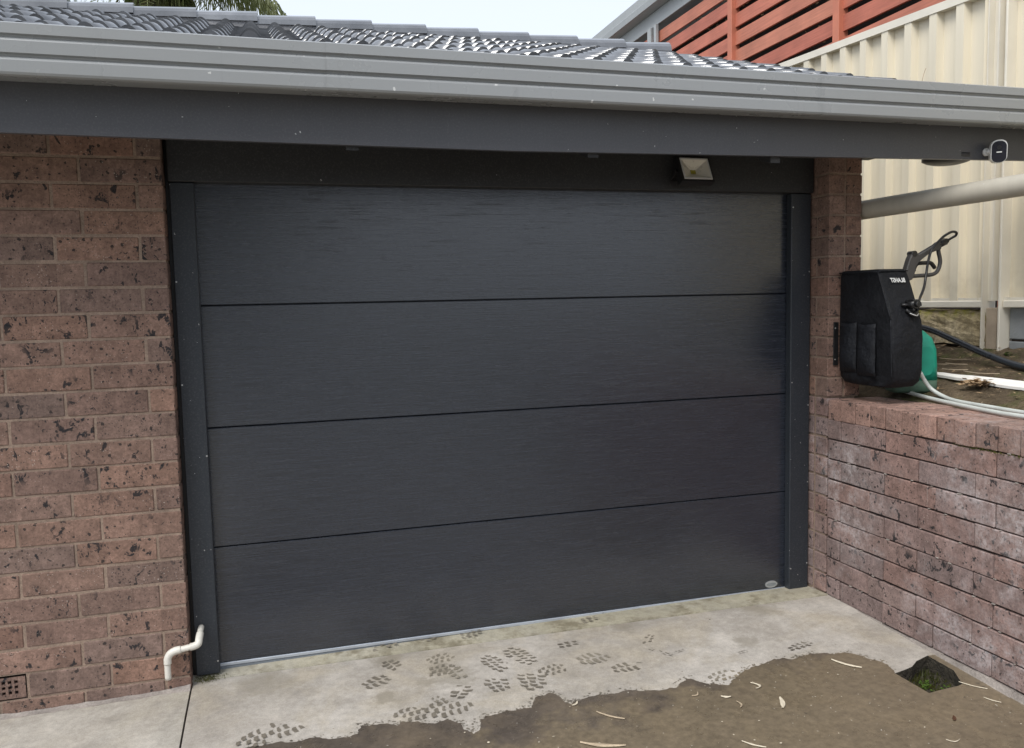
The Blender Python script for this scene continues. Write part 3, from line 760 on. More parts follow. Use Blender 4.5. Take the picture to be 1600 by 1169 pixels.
# ------------------------------------------------------------------ small fittings
cam_t = thing('security_camera', 'small white security camera with a black face on the fascia', 'security camera', (3.535, -.5, 2.13))
bm = B(); disc(bm, (-.018, -.001, .006), (0, -1, 0), .017, .012, 18); tube(bm, [(-.018, -.012, .006), (-.008, -.03, .004)], .011, 10)
link('mount', bm, M_white, cam_t)
def rrect(w_, h_, r, n=6):
    P = []
    for cx, cz, a0 in ((w_-r, h_-r, 0), (-w_+r, h_-r, 90), (-w_+r, -h_+r, 180), (w_-r, -h_+r, 270)):
        for k in range(n+1): a = R(a0+90*k/n); P.append((cx+r*math.cos(a), 0, cz+r*math.sin(a)))
    return P
def tilt(bm, rx, rz, c):
    Mx = Matrix.Translation(c) @ Matrix.Rotation(rz, 4, 'Z') @ Matrix.Rotation(rx, 4, 'X'); bm.transform(Mx); return bm
cc = Vector((.004, -.05, .002)); ra, rz_ = R(5), R(-37)
bm = B(); prism(bm, rrect(.0325, .0500, .0275), (0, -.0245, 0), (0, .03, 0)); body_c = link('body', tilt(bm, ra, rz_, cc), M_white, cam_t)
bm = B(); prism(bm, rrect(.0292, .0462, .0245), (0, -.0275, -.002), (0, -.0247, -.002)); link('face', tilt(bm, ra, rz_, cc), M_lensin, cam_t)
bm = B(); box(bm, (-.0105, -.0288, -.0065), (.0105, -.0277, -.0015)); link('face_mark', tilt(bm, ra, rz_, cc), M_white, cam_t)
bm = B(); disc(bm, (0, -.0277, .016), (0, -1, 0), .009, .0012, 18); link('lens', tilt(bm, ra, rz_, cc), M_black, cam_t)

bm = B()
prof_d = [(.108, .03), (.108, .012), (.09, .002), (.06, -.006), (.03, -.009)]
rings = [[bm.verts.new((r*math.cos(2*math.pi*k/28), r*math.sin(2*math.pi*k/28), z)) for k in range(28)] for r, z in prof_d]
for a, b in zip(rings, rings[1:]):
    for k in range(28): bm.faces.new((a[k], b[k], b[(k+1) % 28], a[(k+1) % 28])).smooth = True
bm.faces.new(rings[0]); bm.faces.new(rings[-1][::-1])
tube(bm, [(0, 0, .0302), (0, 0, .15)], .02, 10)
o = link('dome_fitting', bm, M_dark, None, (3.41, -.395, 2.104)); o['label'] = 'dark round dome fitting hanging just below the fascia near the white camera'; o['category'] = 'dome light'

bm = B(); path = [(3.25, .38, 1.925), (3.262, .0, 1.93), (3.46, -.78, 1.955), (3.60, -1.35, 1.975)]
tube(bm, curve_pts(path, 6), .047, 18)
o = link('waste_pipe', bm, M_pipe); o['label'] = 'thick cream pipe running level from behind the brick pier'; o['category'] = 'pipe'

dp = thing('drain_pipe', 'short white PVC drain pipe bent round the brick corner by the left jamb', 'pipe', (.04, .0, .1))
DPO = Vector((.04, 0, .1))
bm = B(); tube(bm, curve_pts([(.045, .069, .176), (.044, .03, .172), (.042, -.008, .158), (.039, -.026, .145), (.025, -.03, .137), (-.01, -.031, .132), (-.05, -.031, .126), (-.07, -.031, .117), (-.0805, -.031, .098), (-.082, -.031, .06), (-.082, -.031, .012)], 5), .0125, 14)
link('pipe', bm, M_pvc, dp, -DPO)
bm = B(); tube(bm, curve_pts([(-.028, -.031, .130), (-.05, -.031, .127), (-.069, -.031, .117), (-.0795, -.031, .099), (-.081, -.031, .076)], 6), .0152, 14); link('elbow', bm, M_pvc, dp, -DPO)
bm = B(); tube(bm, curve_pts([(.044, .018, .168), (.0415, -.012, .157), (.038, -.027, .143), (.022, -.0305, .1365), (.008, -.031, .135)], 6), .0152, 14); link('elbow', bm, M_pvc, dp, -DPO)

# ------------------------------------------------------------------ garden above the retaining wall
bm = B(); random.seed(31); nx_, ny_ = 34, 150
from mathutils import noise as mn
gvv = []
for i in range(nx_+1):
    col = []
    for j in range(ny_+1):
        x = lerp(3.19, 4.3, i/nx_); y = lerp(-3.6, 3.6, j/ny_)
        z = soil_z(x, y)-.004+.016*mn.noise(Vector((x*6, y*6, 0)))+.012*mn.noise(Vector((x*23, y*23, 3)))+.004*mn.noise(Vector((x*60, y*60, 7)))
        if x < 3.36: z = min(z, lerp(.985, 1.0, 1)+.004*mn.noise(Vector((x*40, y*40, 1)))) if x > 3.29 else .94
        col.append(bm.verts.new((x, y, z)))
    gvv.append(col)
for i in range(nx_):
    for j in range(ny_): bm.faces.new((gvv[i][j], gvv[i+1][j], gvv[i+1][j+1], gvv[i][j+1])).smooth = True
link('garden_soil', bm, M_soil, kind='structure')

# fence: cream steel sheets between posts
FX = 4.05
fence = thing('steel_fence', 'cream ribbed steel fence standing above the garden bed', 'fence', (FX, 0, 1.4))
FEO = Vector((FX, 0, 1.4))
def ztop(y): return 3.06+.055*max(y, -.15)
def sheet(ya, yb, phase):
    bm = B(); prof_ = []
    y = ya
    # trapezoid ribs every .19 m
    ribs = [phase+.19*k for k in range(-40, 40)]
    pts = [(ya, 0.0), (yb, 0.0)]
    for r in ribs:
        for dy, dx in ((-.040, 0), (-.027, -.040), (.027, -.040), (.040, 0)):
            if ya < r+dy < yb: pts.append((r+dy, dx))
    pts.sort()
    lo = [bm.verts.new((FX+dx, y, 1.44)) for y, dx in pts]; hi = [bm.verts.new((FX+dx, y, ztop(y)-.01)) for y, dx in pts]
    for i in range(len(pts)-1): bm.faces.new((lo[i], hi[i], hi[i+1], lo[i+1]))
    return bm
bays = [(-2.52, -.16, .069), (-.03, 2.34, .164), (2.47, 4.84, .164)]
for ya, yb, ph in bays:
    link('sheet', sheet(ya, yb, ph), M_cream, fence, -FEO)
    bm = B(); box(bm, (FX-.045, ya, 1.425), (FX+.03, yb, 1.462), .004); box(bm, (FX-.037, ya, 1.4622), (FX-.033, yb, 1.478)); link('rail', bm, M_creamLt, fence, -FEO)
    bm = B(); za, zb_ = ztop(ya), ztop(yb)
    prism(bm, [(0, ya, za-.02), (0, yb, zb_-.02), (0, yb, zb_+.025), (0, ya, za+.025)], (FX-.045, 0, 0), (FX+.03, 0, 0)); link('rail', bm, M_creamLt, fence, -FEO)
for yp in (-2.58, -.095, 2.405):
    bm = B()
    box(bm, (FX-.05, yp+.058, 1.15 if yp > -.2 and yp < 0 else 1.1), (FX+.04, yp+.064, ztop(yp)+.05)); box(bm, (FX-.012, yp-.058, 1.46), (FX+.0, yp+.0575, ztop(yp)+.05))
    box(bm, (FX-.06, yp-.064, 1.1), (FX+.04, yp-.050, ztop(yp)+.05), .003)
    box(bm, (FX-.062, yp-.018, 1.46), (FX-.0125, yp-.010, ztop(yp)+.05))
    link('post', bm, M_creamLt, fence, -FEO)
bm = B(); box(bm, (FX-.035, -.1155, 1.205), (FX+.03, -.05, 1.424), .004); o = link('plinth_post', bm, M_plinth); o['label'] = 'short stained concrete stub post under the fence corner'; o['category'] = 'post'
# sandstone
def rock(sx, sy, sz, seed, cuts=4):
    random.seed(seed); bm = B(); box(bm, (-sx, -sy, -sz), (sx, sy, sz))
    bmesh.ops.subdivide_edges(bm, edges=bm.edges[:], cuts=cuts, use_grid_fill=True)
    for v in bm.verts:
        p = v.co*9+Vector((seed, 0, 0)); d = mn.noise(p)*.022+mn.noise(p*3)*.010
        v.co += Vector((d*(1 if v.co.x > 0 else -1)*1.1, d, d*.7))
    return bm
o = link('sandstone_block', rock(.06, .30, .095, 3, 9), M_stone, None, (FX+.03, .265, 1.315)); o['label'] = 'mossy sandstone block under the cream fence'; o['category'] = 'stone'
o = link('sandstone_block', rock(.06, .30, .095, 6, 9), M_stone, None, (FX+.035, .88, 1.315)); o['label'] = 'sandstone block behind the pier farther along under the fence'; o['category'] = 'stone'
for nm, za, zb_, lb in (('concrete_block', 1.262, 1.428, 'upper grey concrete block under the fence at the right edge'), ('concrete_block', 1.085, 1.250, 'lower grey concrete block resting on the soil at the right edge')):
    bm = B(); box(bm, (FX+.002, -.562, za), (FX+.12, -.163, zb_), .004); o = link(nm, bm, M_block); o['label'] = lb; o['category'] = 'block'; o['group'] = 'grey blocks below the fence'
    bm = B(); box(bm, (FX+.002, -1.01, za), (FX+.12, -.570, zb_), .004); o2 = link(nm, bm, M_block); o2['label'] = lb.replace('at the right edge', 'just outside on the right'); o2['category'] = 'block'; o2['group'] = 'grey blocks below the fence'
bm = B(); box(bm, (FX+.012, -1.0, 1.08), (FX+.11, -.17, 1.43)); link('block_joint', bm, M_mortarD, o)
o_last = o

# black poly pipe, white strip, hoses
bm = B(); tube(bm, curve_pts([(3.70, .75, 1.33), (3.76, .42, 1.335), (3.80, .15, 1.32), (3.79, -.08, 1.26), (3.78, -.30, 1.195), (3.77, -.52, 1.15), (3.74, -.85, 1.14), (3.7, -1.5, 1.14)], 8), .017, 12)
o = link('poly_pipe', bm, M_poly); o['label'] = 'black irrigation pipe sloping across the garden bed'; o['category'] = 'pipe'
bm = B(); random.seed(5)
A = [(3.612, .05), (3.615, -.12), (3.60, -.35), (3.585, -.66), (3.57, -1.1)]; Wd = [.003, .008, .022, .032, .036]
va = [bm.verts.new((x-w_, y, soil_z(x-w_, y)+.014)) for (x, y), w_ in zip(A, Wd)]; vb = [bm.verts.new((x+w_, y, soil_z(x+w_, y)+.016)) for (x, y), w_ in zip(A, Wd)]
fs = [bm.faces.new((va[i], va[i+1], vb[i+1], vb[i])) for i in range(4)]
bmesh.ops.subdivide_edges(bm, edges=bm.edges[:], cuts=3, use_grid_fill=True)
for v in bm.verts: v.co += Vector((random.uniform(-.003, .003), 0, random.uniform(-.001, .002)))
ex = bmesh.ops.extrude_face_region(bm, geom=bm.faces[:]); [setattr(v, 'co', v.co-Vector((0, 0, .012))) for v in ex['geom'] if isinstance(v, bmesh.types.BMVert)]
bmesh.ops.recalc_face_normals(bm, faces=bm.faces[:])
o = link('edging_strip', bm, M_strip); o['label'] = 'flat white plastic edging strip lying on the soil'; o['category'] = 'strip'

hoses = [([(3.315, -.36, 1.135), (3.338, -.36, 1.10), (3.362, -.375, 1.06), (3.375, -.43, 1.03), (3.365, -.53, 1.015), (3.337, -.75, 1.013), (3.32, -.95, 1.012), (3.31, -1.5, 1.011), (3.30, -2.6, 1.010)], 'pale hose dropping from the black cover and along the wall top'),
         ([(3.46, .20, 1.055), (3.438, .12, 1.049), (3.402, -.06, 1.038), (3.356, -.286, 1.022), (3.318, -.516, 1.012), (3.262, -.805, 1.009), (3.245, -1.0, 1.009), (3.24, -1.6, 1.009), (3.25, -2.6, 1.009)], 'pale hose lying along the wall cap from under the cover')]
for pth, lb in hoses:
    bm = B(); tube(bm, curve_pts(pth, 8), .0095, 10); o = link('garden_hose', bm, M_hose); o['label'] = lb; o['category'] = 'hose'; o['group'] = 'pale hoses on the retaining wall'

# green plastic container
gc = thing('plastic_container', 'green plastic jerrycan half hidden behind the black cover', 'container', (3.412, -.19, 1.026), (0, 0, R(-24)))
def loft(bm, secs, mi=0, smooth=True):
    rr = [[bm.verts.new(p) for p in s] for s in secs]; n = len(rr[0])
    for a, b in zip(rr, rr[1:]):
        for k in range(n):
            f = bm.faces.new((a[k], a[(k+1) % n], b[(k+1) % n], b[k])); f.smooth = smooth; f.material_index = mi
    bm.faces.new(rr[0][::-1]).material_index = mi; bm.faces.new(rr[-1]).material_index = mi
    return rr
def rsec(w_, d, z, r, n=5, cx=0, cy=0): return [(cx+p[0], cy+p[2], z) for p in rrect(w_, d, r, n)]
bm = B(); loft(bm, [rsec(.098, .075, 0, .03), rsec(.105, .082, .012, .03), rsec(.105, .082, .06, .03)]); link('base', bm, M_greenD, gc)
bm = B(); loft(bm, [rsec(.105, .082, .0602, .03), rsec(.104, .081, .13, .03), rsec(.100, .078, .21, .03, cx=0), rsec(.088, .070, .265, .03, cx=-.006), rsec(.064, .058, .30, .03, cx=-.018), rsec(.035, .035, .318, .02, cx=-.03)]); link('body', bm, M_green, gc)
bm = B(); prism(bm, [(p[0]*.9+.04, p[1], p[2]+.155) for p in rrect(.036, .07, .028, 6)], (0, -.0885, 0), (0, -.082, 0)); link('recess_panel', bm, M_green, gc)
bm = B(); disc(bm, (-.035, 0, .318), (0, 0, 1), .022, .03, 16); link('cap', bm, M_black, gc)

# ------------------------------------------------------------------ black cover on the pier
cov = thing('reel_cover', 'black fabric cover with pockets hung on the brick pier', 'cover', (3.15, -.07, 1.07))
CO = Vector((3.15, -.07, 1.07))
def csec(z, x0, x1, yb, yf, r): # left/right, back (near wall), front
    w_, d = (x1-x0)/2, (yb-yf)/2
    return rsec(w_, d, z, min(r, w_*.95, d*.95), 4, (x0+x1)/2, (yb+yf)/2)
bm = B(); random.seed(6)
S_ = [(1.072, 3.125, 3.215, -.10, -.37, .03), (1.080, 3.10, 3.243, -.075, -.415, .03), (1.105, 3.090, 3.252, -.066, -.436, .026), (1.16, 3.085, 3.257, -.064, -.442, .02), (1.23, 3.086, 3.260, -.064, -.440, .016), (1.30, 3.086, 3.262, -.064, -.436, .014), (1.38, 3.088, 3.261, -.064, -.425, .012), (1.45, 3.089, 3.259, -.064, -.402, .012), (1.53, 3.090, 3.256, -.064, -.368, .012), (1.60, 3.091, 3.254, -.064, -.338, .012), (1.616, 3.092, 3.252, -.066, -.333, .014), (1.624, 3.098, 3.245, -.075, -.322, .016)]
loft(bm, [csec(*s) for s in S_])
bmesh.ops.subdivide_edges(bm, edges=[e for e in bm.edges if e.calc_length() > .04], cuts=3, use_grid_fill=True)
for v in bm.verts:
    p = v.co; d = .010*mn.noise(p*8)+.005*mn.noise(Vector((p.x*26, p.y*26, p.z*7)))
    d += .011*mn.noise(Vector((p.y*14, p.x*14, p.z*3.2+4)))*max(0, min(1, (1.40-p.z)/.2))
    if p.y < -.075: v.co += Vector((-d, -d*.6, 0))
body = link('cover_body', bm, M_bag, cov, -CO)
bm = B()
for (p, q) in (((3.0835, -.070, 1.615), (3.0835, -.334, 1.613)), ((3.0855, -.337, 1.61), (3.0835, -.427, 1.39)), ((3.0835, -.427, 1.39), (3.081, -.441, 1.12)), ((3.088, -.339, 1.614), (3.25, -.337, 1.615))):
    tube(bm, [Vector(p).lerp(Vector(q), k/8)+Vector((.0015*mn.noise(Vector((k, p[1]*9, 0))), 0, 0)) for k in range(9)], .0036, 6)
link('piping', bm, M_bagpk, cov, -CO)
def pocket(y0, y1, z0, z1, seed):
    random.seed(seed); bm = B(); n, m = 10, 10; g = []
    for i in range(n+1):
        c = []
        for j in range(m+1):
            u, v_ = i/n, j/m
            bul = .030*math.sin(math.pi*min(max(u, .02), .98))**.5*(1-.45*v_)*min(1, v_*4)
            bul += .005*mn.noise(Vector((u*5+seed, v_*4, 0)))
            c.append(bm.verts.new((3.083-max(.002, bul), lerp(y0, y1, u), lerp(z0, z1, v_)+.006*math.sin(u*math.pi)*(-1 if j == m else 0)-.0)))
        g.append(c)
    for i in range(n):
        for j in range(m): bm.faces.new((g[i][j], g[i][j+1], g[i+1][j+1], g[i+1][j])).smooth = True
    ex = bmesh.ops.extrude_face_region(bm, geom=bm.faces[:])
    for v in ex['geom']:
        if isinstance(v, bmesh.types.BMVert): v.co.x += .003
    return bm
link('pocket', pocket(-.085, -.205, 1.135, 1.375, 1), M_bagpk, cov, -CO)
link('pocket', pocket(-.212, -.335, 1.125, 1.372, 2), M_bagpk, cov, -CO)
bm = B(); box(bm, (3.058, -.0662, 1.16), (3.0855, -.0612, 1.375), .001); pl = link('wall_plate', bm, M_black, cov, -CO)
for z in (1.19, 1.345):
    bm = B(); disc(bm, (3.0665, -.0663, z), (0, -1, 0), .0038, .002, 10); link('screw', bm, M_steel, pl)
# tap fitting on the front
bm = B(); random.seed(12)
kc = Vector((3.205, -.405, 1.455))
tube(bm, [kc+Vector((0, .01, 0)), kc+Vector((0, -.045, .004))], [.024, .020], 16); tube(bm, [kc+Vector((0, -.045, .004)), kc+Vector((0, -.06, .005))], .013, 14)
for k in range(6):
    a = k*math.pi/3; box(bm, kc+Vector((.024*math.cos(a)-.005, -.045, .024*math.sin(a)-.005)), kc+Vector((.024*math.cos(a)+.005, -.010, .024*math.sin(a)+.005)), .002)
tube(bm, curve_pts([kc+Vector((-.03, -.012, -.02)), kc+Vector((-.005, -.03, -.045)), kc+Vector((.025, -.02, -.035))], 5), .008, 8)
tube(bm, [kc+Vector((-.05, -.005, .003)), kc+Vector((-.015, -.02, .0))], .007, 8)
link('tap_fitting', bm, M_black, cov, -CO)
bm = B(); tube(bm, curve_pts([kc+Vector((-.024, -.030, -.037)), kc+Vector((.0, -.044, -.048)), kc+Vector((.022, -.032, -.04))], 5), .003, 6); link('tap_ring', bm, M_steel, cov, -CO)
# lettering, reversed as in the photograph
tc = bpy.data.curves.new('lettering', 'FONT'); tc.body = 'BLAHST'; tc.size = .031; tc.align_x = 'CENTER'; tc.align_y = 'CENTER'; tc.extrude = .0006; tc.offset = .0006; tc.space_character = 1.02
to = bpy.data.objects.new('tmp', tc); C.objects.link(to)
dg = bpy.context.evaluated_depsgraph_get(); lm = bpy.data.meshes.new_from_object(to.evaluated_get(dg)); bpy.data.objects.remove(to)
lb_ = B(); lb_.from_mesh(lm); lb_.transform(Matrix.Scale(-1, 4, (1, 0, 0))); bmesh.ops.reverse_faces(lb_, faces=lb_.faces[:])
bmesh.ops.remove_doubles(lb_, verts=lb_.verts[:], dist=1e-6)
lm2 = bpy.data.meshes.new('lettering'); lb_.to_mesh(lm2); lb_.free(); lm2.materials.append(M_print_w)
lo_ = place('lettering', lm2, cov, Vector((3.176, -.3615, 1.570))-CO, (R(90-24.5), 0, 0)); lo_.scale = (.74, 1, 1)

# ------------------------------------------------------------------ spray gun
gun = thing('spray_gun', 'grey trigger spray gun with black hose poking up from the cover', 'spray gun', (3.29, -.29, 1.59))
GU = Vector((3.29, -.29, 1.59)); GY = -.29
def flat(pts, th, bm=None, y=GY):
    bm = bm or B(); prism(bm, [(p[0], 0, p[1]) for p in pts], (0, y-th, 0), (0, y+th, 0)); return bm
bm = flat([(3.262, 1.585), (3.292, 1.672), (3.306, 1.696), (3.322, 1.702), (3.336, 1.692), (3.345, 1.684), (3.45, 1.735), (3.462, 1.752), (3.478, 1.742), (3.474, 1.715), (3.462, 1.712), (3.44, 1.712), (3.40, 1.694), (3.365, 1.672), (3.335, 1.655), (3.326, 1.634), (3.315, 1.60), (3.312, 1.575), (3.27, 1.56)], .017)
bmesh.ops.bevel(bm, geom=[e for e in bm.edges], offset=.004, segments=1, affect='EDGES'); link('gun_body', bm, M_gun, gun, -GU)
bm = B(); gp_ = curve_pts([(3.468, GY, 1.722), (3.472, GY, 1.700), (3.480, GY, 1.672), (3.481, GY, 1.648), (3.470, GY, 1.617), (3.448, GY, 1.600), (3.41, GY, 1.594), (3.36, GY, 1.592), (3.312, GY, 1.589)], 6)
tube(bm, gp_, .0095, 8); link('hand_guard', bm, M_gun, gun, -GU)
bm = B(); tube(bm, curve_pts([(3.327, GY, 1.617), (3.338, GY, 1.640), (3.356, GY, 1.650), (3.39, GY, 1.652), (3.425, GY, 1.652), (3.44, GY, 1.640), (3.452, GY, 1.626)], 5), [.012]+[.0095]*29+[.008], 8); link('trigger', bm, M_black, gun, -GU)
bm = B(); p0, p1 = Vector((3.455, GY, 1.732)), Vector((3.522, GY, 1.758)); tube(bm, [p0, p0.lerp(p1, .12), p0.lerp(p1, .14), p0.lerp(p1, .8), p0.lerp(p1, .82), p1], [.011, .011, .0175, .0175, .012, .012], 12); link('connector', bm, M_black, gun, -GU)
bm = B(); disc(bm, (3.318, GY-.019, 1.695), (0, 1, 0), .014, .038, 14); link('knob', bm, M_black, gun, -GU)
bm = B(); tube(bm, curve_pts([(3.520, GY, 1.757), (3.556, GY, 1.774), (3.568, GY-.004, 1.782), (3.563, GY-.012, 1.794), (3.535, GY-.02, 1.798), (3.50, GY-.03, 1.79), (3.455, GY-.035, 1.766), (3.40, GY-.035, 1.712), (3.381, GY-.035, 1.664), (3.365, GY-.04, 1.60), (3.335, GY-.06, 1.535), (3.285, GY-.09, 1.485), (3.215, GY-.16, 1.46)], 7), .0062, 8); link('hose', bm, M_black, gun, -GU)

# ------------------------------------------------------------------ neighbour: timber screen and house
SX = 5.0
scr = thing('slatted_screen', 'red timber slatted screen with posts above the cream fence', 'screen', (SX, 3, 1.2))
SO = Vector((SX, 3, 1.2)); random.seed(17)
posts = [.74, 2.43, 4.06, 5.75, 7.4]
z = 2.95; zs = []
while z < 4.72: zs.append(z); z += .178
for a, b in zip(posts, posts[1:]):
    for i, z in enumerate(zs):
        s0, s1 = random.uniform(-.008, .008), random.uniform(-.008, .008)
        bm = B(); prism(bm, [(0, a+.03, z+s0), (0, b-.03, z+s1), (0, b-.03, min(z+s1+.128, 4.745)), (0, a+.03, min(z+s0+.128, 4.745))], (SX, 0, 0), (SX+.022, 0, 0))
        o = link('slat', bm, M_orange, scr, -SO)
for i, y in enumerate(posts):
    if i < 3:
        bm = B(); box(bm, (SX-.045, y-.05, 1.2), (SX+.05, y+.03, 4.74), .004); link('post', bm, M_orangePost, scr, -SO)
nb = thing('neighbour_house', 'grey trimmed neighbouring house with gutter and downpipe behind the red screen', 'house', (6.0, 5, 1.2))
NO = Vector((6, 5, 1.2))
bm = B(); box(bm, (SX+.7, -1.5, .9), (SX+4, 9.5, 4.9)); link('wall', bm, M_nbwall, nb, -NO)
bm = B(); box(bm, (SX-.02, -.5, 4.76), (SX+.03, 10.4, 4.93), .004); link('fascia', bm, M_nbgrey, nb, -NO)
bm = B(); prism(bm, [(SX-.02, 0, 4.935), (SX-.14, 0, 4.95), (SX-.15, 0, 5.02), (SX-.14, 0, 5.03), (SX-.145, 0, 5.12), (SX-.02, 0, 5.12)], (0, -.5, 0), (0, 10.4, 0)); link('gutter', bm, M_nbgrey, nb, -NO)
bm = B(); prism(bm, [(SX-.0, 0, 5.125), (SX+4, 0, 5.9), (SX+4, 0, 5.95), (SX-.0, 0, 5.165)], (0, -.6, 0), (0, 10.5, 0)); link('roof', bm, M_nbgrey, nb, -NO)
bm = B(); box(bm, (SX-.06, 5.66, 1.2), (SX-.021, 5.72, 4.755), .004); box(bm, (SX-.055, 5.81, 1.2), (SX-.021, 5.90, 4.755), .004); link('downpipe', bm, M_nbgrey, nb, -NO)
# dry creeper glimpsed through the slats
bm = B(); random.seed(18)
for k in range(900):
    p = Vector((SX+random.uniform(.05, .16), random.uniform(2.3, 6.2), random.uniform(3.6, 4.65)))
    if mn.noise(p*1.3) < .02: continue
    a = Vector((random.uniform(-1, 1), random.uniform(-1, 1), random.uniform(-1, 1))).normalized()*.022; b = a.orthogonal().normalized()*.012
    bm.faces.new([bm.verts.new(p+q) for q in (-a, b, a, -b)])
o = link('creeper', bm, M_leafbrown, None, kind='stuff'); o['label'] = 'dry brown creeper behind the gaps of the red screen'; o['category'] = 'creeper'

# ------------------------------------------------------------------ palm behind the roof
palm = thing('palm_tree', 'palm tree with drooping fronds behind the tiled roof', 'tree', (-.85, 9.3, -.3))
PA = Vector((-.85, 9.3, -.3)); crown = Vector((-.85, 9.3, 6.2)); random.seed(23)
bm = B(); tube(bm, curve_pts([(-.75, 9.3, -.4), (-.8, 9.3, 2), (-.85, 9.3, 4.5), (-.85, 9.3, 5.8), (-.85, 9.3, 6.3)], 8), [lerp(.24, .17, k/32) for k in range(33)], 14); link('trunk', bm, M_trunk, palm, -PA)
def frond(az, elev, L, droop, mat, leaf=.42, dens=46, hang=.8):
    bm = B(); d = Vector((math.cos(az), math.sin(az), 0)); pts = []
    for k in range(13):
        t = k/12; pts.append(crown+d*(L*t*(1-.12*t))+Vector((0, 0, elev*L*t-droop*L*t*t)))
    tube(bm, pts, [lerp(.022, .004, k/12) for k in range(13)], 5, False)
    side = d.cross(Vector((0, 0, 1)))
    for k in range(dens):
        t = .1+.9*k/dens; f = t*12; i = min(11, int(f)); p = pts[i].lerp(pts[i+1], f-i)
        for s in (-1, 1):
            l = leaf*(math.sin(math.pi*min(1, .15+t*.85))**.6)*random.uniform(.75, 1.1)
            tip = (side*s*random.uniform(.3, .75)+d*random.uniform(.1, .5)).normalized()
            q1 = p+tip*l*.45+Vector((0, 0, -l*.25*hang)); q2 = p+tip*l*.7+Vector((random.uniform(-.03, .03), random.uniform(-.03, .03), -l*hang))
            wv = d*.011
            a = [bm.verts.new(x) for x in (p-wv, p+wv, q1+wv, q1-wv)]; bm.faces.new(a)
            e = bm.verts.new(q2); bm.faces.new((a[3], a[2], e))
    return link('frond', bm, mat, palm, -PA)
for k in range(20):
    az = 2*math.pi*k/20+random.uniform(-.15, .15)
    frond(az, random.uniform(.15, .7), random.uniform(1.9, 2.5), random.uniform(.55, .95), M_palm)
for k in range(12):       # hanging older fronds round the trunk
    az = 2*math.pi*k/12+random.uniform(-.2, .2)
    frond(az, -.1, random.uniform(.35, .55), random.uniform(1.0, 1.5), M_palm if k % 3 else M_palmdead, .5, 40, 1.2)
for az, L in ((.05, 2.05), (-.35, 1.9), (-.8, 1.7), (.35, 2.2), (-1.2, 1.4)):
    frond(az, .25, L, .52, M_palm, .5, 52, .95)
frond(math.pi+.2, .3, 1.75, .55, M_palm, .45, 50, .9)

bm = B(); random.seed(24)
for k in range(900):
    az = random.uniform(0, 6.283); r = random.uniform(.16, .40); d = Vector((math.cos(az), math.sin(az), 0)); sd_ = Vector((-d.y, d.x, 0))
    p = crown+d*r*.7+Vector((0, 0, random.uniform(-.45, .05))); q = p+d*r*.35+sd_*random.uniform(-.08, .08)+Vector((0, 0, -random.uniform(.25, .5))); wv = sd_*.010
    bm.faces.new([bm.verts.new(v) for v in (p-wv, p+wv, q)])
link('leaf_skirt', bm, M_palm, palm, -PA, kind='stuff')

# unseen trees added behind the camera to darken the glossy door's upper-left reflection
def added_tree(x, y, h, cr, seed, label):
    random.seed(seed); t_ = thing('added_tree', label, 'tree', (x, y, -.4)); O = Vector((x, y, -.4))
    bm = B(); tube(bm, [(x, y, -.4), (x+.1, y, h*.3), (x, y, h*.6)], [.22, .17, .08], 10)
    for k in range(7):
        a = random.uniform(0, 6.28); e = Vector((math.cos(a)*cr*.6, math.sin(a)*cr*.6, h*.35)); b0 = Vector((x+.08, y, h*random.uniform(.25, .45))); tube(bm, [b0, b0+e*.5+Vector((0, 0, .1)), b0+e], [.08, .05, .02], 6)
    link('trunk', bm, M_trunk, t_, -O); bm = B()
    cl = [(Vector((x+random.uniform(-cr, cr)*.8, y+random.uniform(-cr, cr)*.8, h*random.uniform(.32, .95))), random.uniform(.35, .6)*cr) for k in range(16)]
    for k in range(4200):
        c_, r_ = random.choice(cl); d = Vector((random.gauss(0, 1), random.gauss(0, 1), random.gauss(0, .8))).normalized(); p = c_+d*r_*random.random()**.4
        u = Vector((random.uniform(-1, 1), random.uniform(-1, 1), random.uniform(-1, 1))).normalized()*.13; v = u.orthogonal().normalized()*.07
        bm.faces.new([bm.verts.new(p+q) for q in (-u, v, u, -v)])
    link('crown', bm, M_weedtree, t_, -O)
M_weedtree = leaf_mat('tree_leaf', (.035,.055,.018), (.075,.095,.03))
added_tree(-3.6, -11.5, 6.4, 2.3, 1, 'broad unseen tree added behind the camera to the left for the door reflection')
added_tree(-.6, -12.5, 7.0, 2.5, 2, 'tall unseen tree added straight behind the camera for the door reflection')
added_tree(-6.8, -13.5, 5.2, 2.0, 3, 'smaller unseen tree added behind the camera at the far left for the door reflection')

# ------------------------------------------------------------------ weeds, litter
def weed(name, label, x, y, z, n, s, mat, seed):
    random.seed(seed); bm = B()
    for k in range(n):
        az = random.uniform(0, 6.28); r = random.uniform(.1, 1)*s; hgt = random.uniform(.3, 1)*s*.8
        c = Vector((math.cos(az)*r, math.sin(az)*r, hgt)); tube(bm, [(0, 0, 0), c*.6, c], .0012, 4, False)
        for q in range(4):
            a2 = random.uniform(0, 6.28); u = Vector((math.cos(a2), math.sin(a2), random.uniform(-.2, .5))).normalized()*s*random.uniform(.2, .34); wv = u.cross(Vector((0, 0, 1))).normalized()*u.length*.42
            b0 = c+u*.1; bm.faces.new([bm.verts.new(p) for p in (b0, b0+u*.5+wv, b0+u, b0+u*.5-wv)])
    o = link(name, bm, mat, None, (x, y, z)); o['label'] = label; o['category'] = 'weed'; return o
hz = gz(2.85, -.95)-.065
weed('weed', 'bright green weed in the middle of the broken corner hole', 2.855, -.93, hz, 10, .04, M_weed, 1)
weed('weed', 'leafy green weed at the near edge of the broken corner hole', 2.90, -.99, hz, 9, .04, M_weed, 2)
